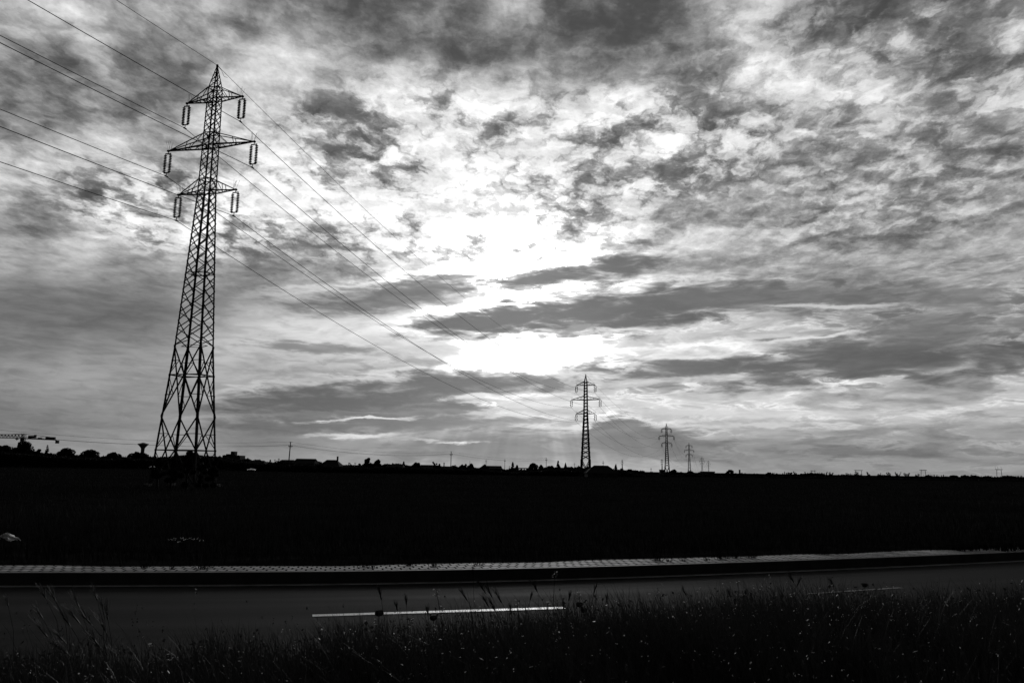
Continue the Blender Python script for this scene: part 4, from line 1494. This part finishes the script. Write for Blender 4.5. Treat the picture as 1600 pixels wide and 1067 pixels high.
# far side: rough grass at the back of the pavement thinning out into the field
parts = []
n = 70000
d = 0.92 + RNG.exponential(5.0, n)
i = RNG.integers(0, len(KC), n)
x = KC[i, 0] + KN[i, 0] * d + RNG.uniform(-0.2, 0.2, n)
y = KC[i, 1] + KN[i, 1] * d
d = d - np.where(x > 2.5, RNG.uniform(0, 0.28, n) * (RNG.uniform(size=n) < 0.25), 0)
x = x - KN[i, 0] * np.where(d < 0.92, 0.92 - d, 0)
y = y - KN[i, 1] * np.where(d < 0.92, 0.92 - d, 0)
ok = (np.abs(x) < y * 0.72 + 2) & (d < 30)
x, y, d = x[ok], y[ok], d[ok]
h = np.clip((0.17 + 0.10 * patch(x, y, 0.8, 0.9) + 0.012 * d), 0.04, 0.6) * RNG.uniform(0.5, 1.3, len(x)) * np.clip((d - 0.75) / 0.5, 0.35, 1)
parts.append(blades(x, y, field_z(x, y) - 0.02, h, RNG.uniform(0.008, 0.018, len(x)), (-0.1, 0.0), RNG))
n = 9000
i = RNG.integers(0, len(KC), 60000)
i = i[(KC[i, 0] > 10.6) & (KC[i, 0] < 17)][:n]
n = len(i)
d = RNG.uniform(0.14, 1.0, n)
d = np.where(KC[i, 0] < 11.6, np.maximum(d, 0.5), d)
x, y = KC[i, 0] + KN[i, 0] * d, KC[i, 1] + KN[i, 1] * d
parts.append(blades(x, y, np.full(n, 0.18), RNG.uniform(0.05, 0.20, n), RNG.uniform(0.01, 0.02, n), (-0.1, 0.0), RNG))
V, F = join(parts)
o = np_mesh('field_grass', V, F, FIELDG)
tag(o, 'dark rough grass of the wide field beyond the pavement', 'grass', kind='stuff')
n = 60000
y = 17 + RNG.uniform(0, 1, n) ** 1.9 * 200
x = RNG.uniform(-1, 1, n) * (y * 0.72 + 3)
h = np.clip(0.30 + 0.12 * patch(x, y, 0.05, 0.25) + 0.05 * np.sin(y * 0.9), 0.1, 0.6) * RNG.uniform(0.6, 1.3, n)
ok = edge_dist(x, y) > 3.0
x, y, h = x[ok], y[ok], h[ok]
n = len(x)
V, F = blades(x, y, np.full(n, -0.04), h, 0.012 + y * 0.0009, (-0.1, 0.0), RNG)
o = np_mesh('field_crop', V, F, CROP)
tag(o, 'low crop in faint rows across the far part of the field', 'crop', kind='stuff')

# weed tufts growing out of the pavement joints
TUFTS = [(227, 887, .9, 'small dark weed tuft in the paving, leftmost of all'), (318, 888, 1.4, 'broad weed tuft in the paving below the left legs of the pylon'), (268, 889, .5, 'tiny weed in the paving just left of the broad tuft'),
         (570, 885, 1.1, 'weed tuft in the paving above the left half of the white dash'), (583, 887, .5, 'tiny weed touching the kerb right beside the tuft above the dash'), (641, 883, .8, 'small weed tuft in the paving above the middle of the white dash'), (678, 885, .8, 'second weed tuft above the middle of the white dash, nearer the kerb'), (745, 883, .7, 'flat weed in the paving above the right half of the white dash'),
         (1027, 876, 1.2, 'bushy weed tuft on the kerb edge right of the second pylon'), (1045, 877, .5, 'tiny weed right beside the bushy tuft on the kerb edge'), (1068, 876, .6, 'small dark weed below the third pylon'), (1103, 875, .6, 'low weed left of the long weed clump'), (1128, 873, 1.5, 'left half of the long weed clump on the pavement'), (1148, 872, 1.3, 'right half of the long weed clump on the pavement'), (1172, 871, 1.0, 'weed tuft just right of the long weed clump'),
         (1288, 866, 1.1, 'weed tuft where the bright paving joints fade out'), (1306, 865, .8, 'smaller weed right of the tuft where the joints fade'), (1358, 862, 1.1, 'spiky weed tuft in the middle of the pale far pavement'), (1384, 861, 1.2, 'pair of spiky weeds on the pale far pavement'), (1402, 860, .9, 'weed at the right of the spiky pair on the pale far pavement'),
         (1452, 857, 1.3, 'thick weed clump near the far end of the visible pavement'), (1470, 856, 1.2, 'second thick weed clump near the far end of the visible pavement'), (1500, 855, 1.5, 'broad low weed covering the pavement near its far end'), (1528, 854, 1.3, 'last weed closing off the far end of the pavement')]
hitz = 0.186
for (px, py, s, lab) in TUFTS:
    hor = 733.5 + ROLL * (px - 800)
    d_ = _f + _r * ((px - 800) / FOCAL) + _u * ((533.5 - py) / FOCAL)
    t = (hitz - EYE) / d_.z
    p = Vector((d_.x * t, d_.y * t, hitz))
    m = int(46 * s)
    xx, yy = RNG.normal(0, 0.055 * s, m), RNG.normal(0, 0.045 * s, m)
    ln = RNG.uniform(0.06, 0.17, m) * s ** 0.6
    V, F = blades(xx, yy, np.full(m, -0.01), ln, np.full(m, 0.008), (0, 0), RNG)
    n4 = V.reshape(-1, 4, 2, 3)
    for k, tt in enumerate((0, 0.16, 0.55, 1.0)):
        n4[:, k, :, 0] += (xx * 1.3 * tt)[:, None]
        n4[:, k, :, 1] += (yy * 1.3 * tt)[:, None]
    o = np_mesh('weed_tuft', V, F, FIELDG)
    o.location = p
    tag(o, lab, 'weed', 'weed tufts in the pavement')

# ------------------------------------------------------------------ wild plants of the verge, each a thing of its own


def spot(px, py, ztop, dmax=None):
    """where a plant of height ztop (above the road) stands so that its top is seen in direction px, py"""
    d_ = _f + _r * ((px - 800) / FOCAL) + _u * ((533.5 - py) / FOCAL)
    t = (ztop - EYE) / d_.z
    x_, y_ = d_.x * t, d_.y * t
    return x_, y_, ztop


def stem_to(m, x, y, z0, top, r=0.003, bow=0.04):
    mid = Vector((x + random.uniform(-bow, bow), y, (z0 + top.z) / 2))
    m.tube([(x, y, z0), mid, top], [r * 1.3, r, r * 0.8], 4)


def petal_disc(m, c, r, n=5, tilt=0.5):
    """a small flower: n petals round a centre"""
    a0 = random.uniform(0, 6)
    ax = Vector((random.uniform(-tilt, tilt), random.uniform(-tilt, tilt), 1)).normalized()
    s = ax.orthogonal().normalized()
    u = ax.cross(s)
    for k in range(n):
        a = a0 + 2 * math.pi * k / n
        d1 = s * math.cos(a) + u * math.sin(a)
        e1 = u * math.cos(a) - s * math.sin(a)
        up = ax * (0.25 * r)
        m.add([c, c + d1 * r * 0.6 + e1 * r * 0.35 + up, c + d1 * r * 1.05 + up * 0.7, c + d1 * r * 0.6 - e1 * r * 0.35 + up], [(0, 1, 2, 3)])


def flower(px, py, ztop, size, nfl, label, group, spread=1.0):
    x_, y_, z_ = spot(px, py, ztop)
    if edge_dist(np.array([x_]), np.array([y_]))[0] > -5.75:
        ztop = min(0.78, ztop + 0.18)
        x_, y_, z_ = spot(px, py, ztop)
    zg = float(verge_z(np.array([x_]), np.array([y_]))[0])
    bx = x_ + random.uniform(-0.04, 0.08)
    root = thing('wildflower', label, 'flower', (bx, y_, zg), 0, group)
    top = Vector((x_ - bx, 0, z_ - zg))
    s, b = MB(), MB()
    stem_to(s, 0, 0, 0, top)
    for k in range(nfl):
        q = top + Vector((random.uniform(-1, 1) * 0.022 * spread, random.uniform(-1, 1) * 0.02, -random.uniform(0, 0.045) * spread if k else 0))
        if k:
            s.tube([top - Vector((0, 0, 0.05 * spread)), q], 0.0015, 3)
        petal_disc(b, q, 1.35 * size * random.uniform(0.75, 1.2), 5, 0.6)
    for k in range(5):
        a = random.uniform(0, 6.28)
        z1 = random.uniform(0.2, 0.75) * top.z
        c0 = Vector((0, 0, z1))
        c1 = c0 + Vector((math.cos(a), math.sin(a), 0.5)) * 0.05
        n1 = Vector((-math.sin(a), math.cos(a), 0)) * 0.008
        s.add([c0, (c0 + c1) / 2 + n1, c1, (c0 + c1) / 2 - n1], [(0, 1, 2, 3)])
    s.build('stem', GRASS, root)
    b.build('blossom', PETAL, root)
    return root


def barley(px, py, ztop, ln, lean, label, group, m_=None):
    x_, y_, z_ = spot(px, py, ztop)
    zg = float(verge_z(np.array([x_]), np.array([y_]))[0])
    hgt = z_ - zg
    bx = x_ + lean * 0.8 * hgt
    root = thing('barley_stalk', label, 'grass ear', (bx, y_, zg), 0, group)
    tip = Vector((x_ - bx, 0, hgt))
    neck = tip + Vector((lean * ln * 1.1, 0.01, -ln * 0.95))
    s = MB().tube([(0, 0, 0), Vector((neck.x * 0.35, 0, neck.z * 0.6)), neck], [0.0028, 0.0022, 0.0016], 4)
    s.build('stem', GRASS, root)
    e = MB()
    e.tube([neck, neck.lerp(tip, 0.25), neck.lerp(tip, 0.7), tip], [0.002, 0.007, 0.0055, 0.0015], 6)
    dirn = (tip - neck).normalized()
    for k in range(22):
        c0 = neck.lerp(tip, random.uniform(0.05, 0.95))
        c1 = c0 + (dirn + Vector((random.uniform(-.35, .35), random.uniform(-.35, .35), random.uniform(-.1, .25)))).normalized() * ln * random.uniform(0.8, 1.4)
        e.beam(c0, c1, 0.0028, 0.0014)
    e.build('ear', m_ or STRAW, root)
    return root


GB = 'barley ears leaning over the left end of the verge'
for k, (px, py, zt_, ln, lean) in enumerate(((64, 921, .62, .10, .55), (80, 925, .62, .10, .5), (147, 924, .6, .10, .35), (117, 934, .6, .10, .45), (58, 952, .58, .09, .6), (95, 957, .6, .13, .7), (110, 955, .6, .12, .75), (124, 955, .56, .13, .9),
                                            (160, 945, .58, .10, .2), (165, 952, .58, .11, .25), (57, 974, .52, .13, .8), (86, 987, .5, .1, .9), (143, 993, .5, .11, .7), (156, 968, .55, .12, .5), (83, 1003, .5, .11, 1.2), (10, 938, .6, .06, .3))):
    barley(px, py, zt_, ln, lean, 'pale bearded barley ear bowing left over the road at far left', GB)
GD = 'slim dark grass ears standing against the road and its white dash'
for (px, py, zt_, ln, lean) in ((593, 924, .6, .09, .2), (739, 893, .78, .08, .05), (750, 913, .64, .11, .6), (762, 920, .62, .1, .5), (756, 935, .6, .09, .55), (776, 928, .62, .1, .55), (768, 943, .58, .09, .5), (723, 926, .6, .09, .55), (834, 914, .66, .08, .5), (634, 936, .6, .06, .1), (619, 945, .58, .06, .2),
                                (797, 951, .56, .06, .2), (830, 930, .62, .05, -.2), (890, 930, .62, .06, -.15), (930, 918, .66, .07, -.2), (1235, 900, .7, .08, .5), (1249, 907, .68, .07, -.4), (1298, 908, .7, .07, .5), (1139, 925, .66, .06, .3), (1068, 922, .66, .06, .5), (668, 952, .56, .07, .1), (880, 943, .6, .06, .1), (948, 935, .62, .06, .1)):
    barley(px, py, zt_, ln, lean, 'slim dark grass ear standing out against the road or its white dash', GD, GRASS)

FL_MID = [(690, 947, .55, 4), (690, 960, .5, 3), (642, 966, .5, 4), (680, 988, .48, 5), (669, 1015, .45, 6), (659, 1014, .45, 3), (640, 1002, .45, 4), (755, 980, .48, 4), (771, 973, .5, 2), (792, 977, .5, 2), (822, 998, .46, 2), (854, 993, .46, 3), (902, 1018, .42, 3), (879, 960, .55, 3)]
for (px, py, z, nf) in FL_MID:
    flower(px, py, z, 0.007, nf, 'loose sprig of tiny white flowers in the dark grass just below the white dash', 'white sprigs below the dash')
for (px, py, z, nf, lab) in ((867, 893, .80, 7, 'tall stalk topped with tiny white flowers crossing the kerb line right of the dash'),
                             (682, 921, .70, 6, 'white flowered stalk standing over the middle of the dash'),
                             (808, 937, .64, 5, 'white flower cluster standing over the right part of the dash'),
                             (904, 925, .66, 6, 'white flower cluster right of the end of the dash'),
                             (856, 940, .62, 5, 'small white flower cluster at the very end of the dash'),
                             (1153, 908, .72, 2, 'thin stalk with one pale bud standing above the dark thistle'),
                             (1334, 927, .6, 3, 'white flower in front of the second dim dash')):
    flower(px, py, z, 0.008, nf, lab, 'white flowered stalks standing over the road', 1.3)
FL_BOT = [(659, 1053, .42, 1), (676, 1054, .42, 2), (699, 1050, .42, 1), (642, 1052, .4, 1), (666, 1064, .4, 1), (645, 1065, .4, 1), (137, 1057, .4, 4), (262, 1022, .42, 1), (266, 1028, .42, 3), (235, 1006, .44, 2)]
for (px, py, z, nf) in FL_BOT:
    flower(px, py, z, 0.011, nf, 'single round white flower low in the black grass near the bottom edge, left of centre', 'white flowers low at left')
FL_TH = [(1147, 955, .55), (1161, 955, .56), (1161, 960, .55), (1179, 954, .55), (1175, 963, .54), (1184, 970, .53), (1140, 967, .52), (1127, 987, .5), (1146, 982, .5), (1142, 988, .5), (1176, 987, .5), (1144, 996, .48), (1164, 993, .48), (1164, 999, .48), (1131, 999, .48), (1190, 995, .48), (1202, 1002, .46), (1182, 1004, .46), (1144, 1011, .45), (1158, 1012, .45)]
for (px, py, z) in FL_TH:
    flower(px, py, z, 0.010, random.choice((2, 3, 4)), 'bright white daisy of the cluster growing under the dark thistle', 'white daisies under the thistle')
FL_RT = [(1036, 998, .48), (1030, 1004, .46), (1035, 1010, .46), (1060, 1005, .46), (1064, 1003, .46), (1413, 968, .52), (1453, 963, .52), (1459, 961, .52), (1444, 962, .52), (1480, 961, .52), (1493, 957, .53), (1559, 946, .55), (1570, 962, .52), (1585, 965, .52), (1355, 943, .56), (1388, 977, .5), (1358, 968, .5),
         (1225, 1053, .4), (1286, 1054, .4), (1310, 1049, .4), (1309, 1058, .4), (1326, 1064, .4), (1515, 1018, .44), (1554, 1014, .44), (1568, 1015, .44), (1581, 1035, .42)]
for (px, py, z) in FL_RT:
    flower(px, py, z, 0.009, random.choice((1, 2, 3)), 'scattered white flower head in the dark grass right of centre, away from the thistle', 'white flowers scattered at right')
for (px, py, zt_, w_, lab) in ((592.5, 955, .55, .040, 'dark poppy flower blotting out the left part of the white dash'), (677, 963, .5, .034, 'dark poppy flower just under the middle of the white dash'), (905, 942, .6, .034, 'upper dark poppy flower right of the end of the dash'),
                               (912, 951, .57, .034, 'lower dark poppy flower right of the end of the dash'), (1351, 912, .66, .034, 'dark poppy flower hiding part of the second dim dash')):
    x_, y_, z_ = spot(px, py, zt_)
    zg = float(verge_z(np.array([x_]), np.array([y_]))[0])
    root = thing('poppy', lab, 'flower', (x_, y_, zg), 0, 'dark poppies of the verge')
    MB().tube([(0.03, 0, 0), (0.01, 0, (z_ - zg) * 0.6), (0, 0, z_ - zg - w_)], [0.004, 0.003, 0.003], 5).build('stem', GRASS, root)
    c = MB()
    zc = z_ - zg - w_
    for q in range(4):
        a = q * math.pi / 2 + 0.4
        n_ = 6
        base_i = len(c.v)
        for r_ in range(4):
            for t_ in range(n_):
                b_ = a + (t_ / (n_ - 1) - 0.5) * 2.0
                rr = w_ * (0.15, 0.7, 1.0, 0.95)[r_] * (1 + 0.12 * math.sin(t_ * 2.1 + q))
                c.v.append((rr * math.cos(b_), rr * math.sin(b_), zc + w_ * (0.0, 0.15, 0.65, 1.15)[r_] + 0.1 * w_ * math.sin(t_ * 3 + q)))
        for r_ in range(3):
            for t_ in range(n_ - 1):
                k0 = base_i + r_ * n_ + t_
                c.f.append((k0, k0 + 1, k0 + n_ + 1, k0 + n_))
    c.build('petals', POPPY, root)
# thistle
x_, y_, z_ = spot(1160, 922, .68)
zg = float(verge_z(np.array([x_]), np.array([y_]))[0])
root = thing('thistle', 'big dark thistle with spiky leaves rising over the white daisies', 'plant', (x_, y_, zg))
H_ = z_ - zg
s, lf = MB(), MB()
s.tube([(0.02, 0, 0), (0, 0, H_ * 0.6), (0.01, 0, H_ * 0.95)], [0.008, 0.006, 0.004], 6)
hd = MB()
for k in range(7):
    a = k * 2.4
    z0 = H_ * random.uniform(0.5, 0.75)
    e_ = Vector((math.cos(a) * 0.09, math.sin(a) * 0.09, min(H_, z0 + 0.13)))
    s.tube([(0, 0, z0), e_ * 0.6 + Vector((0, 0, z0 * 0.38)), e_], [0.004, 0.003, 0.003], 5)
    hd.lathe(e_, [(0.004, -0.012), (0.012, -0.004), (0.013, 0.006), (0.008, 0.016), (0.012, 0.026)], 7)
for k in range(46):
    a = random.uniform(0, 6.28)
    z0 = random.uniform(0.25, 0.97) * H_
    L_ = random.uniform(0.05, 0.14)
    d1 = Vector((math.cos(a), math.sin(a), random.uniform(0.0, 0.7)))
    e1 = Vector((-math.sin(a), math.cos(a), 0))
    pts_ = []
    for q in range(6):
        t_ = q / 5
        wv = (0.012 if q % 2 == 0 else 0.026) * (1 - t_) + 0.001
        c0 = Vector((0, 0, z0)) + d1 * (L_ * t_) - Vector((0, 0, 0.04 * t_ * t_))
        pts_.append((c0 + e1 * wv, c0 - e1 * wv))
    for (p1_, q1_), (p2_, q2_) in zip(pts_[:-1], pts_[1:]):
        lf.add([p1_, q1_, q2_, p2_], [(0, 1, 2, 3)])
s.build('stem', FIELDG, root)
lf.build('leaves', FIELDG, root)
hd.build('flower_heads', FIELDG, root)

# things lying at the near edge of the field
x_, y_, _z = spot(12, 834, 0.32)
root = MB()
n_ = 12
for i in range(n_):
    for j in range(8):
        u, v = i / (n_ - 1) - 0.5, j / 7 - 0.5
        root.v.append((u * 0.42, v * 0.4, 0.03 + 0.16 * math.exp(-((u + 0.05) * 3.2) ** 2) * (1 - abs(v)) + random.uniform(-0.022, 0.022)))
root.f = [(i * 8 + j, (i + 1) * 8 + j, (i + 1) * 8 + j + 1, i * 8 + j + 1) for i in range(n_ - 1) for j in range(7)]
o = root.build('plastic_sheet', mat('dirty_plastic', 0.45, 0.45, 0.4, 0.4, 9.0))
o.location = (x_, y_, 0.16)
tag(o, 'crumpled pale plastic sheet lying in the field edge at the left side', 'litter')
GF = 'white field flowers beyond the pavement'
for k in range(9):
    px, py = 266 + k * 6 + RNG.normal(0, 2), 841.5 + RNG.normal(0, 1.6)
    x_, y_, z_ = spot(px, py, 0.34)
    root = thing('wildflower', 'white flower of the low clump in the field below the water tower, beyond the pavement', 'flower', (x_, y_, float(field_z(np.array([x_]), np.array([y_]))[0])), 0, GF)
    s, b = MB(), MB()
    top = Vector((0, 0, z_ - root.location.z))
    s.tube([(0.02, 0, 0), top], 0.003, 4)
    for q in range(5):
        petal_disc(b, top + Vector((random.uniform(-.05, .05), random.uniform(-.03, .03), random.uniform(-.03, .01))), 0.012, 5, 0.8)
    s.build('stem', FIELDG, root)
    b.build('blossom', PETAL, root)
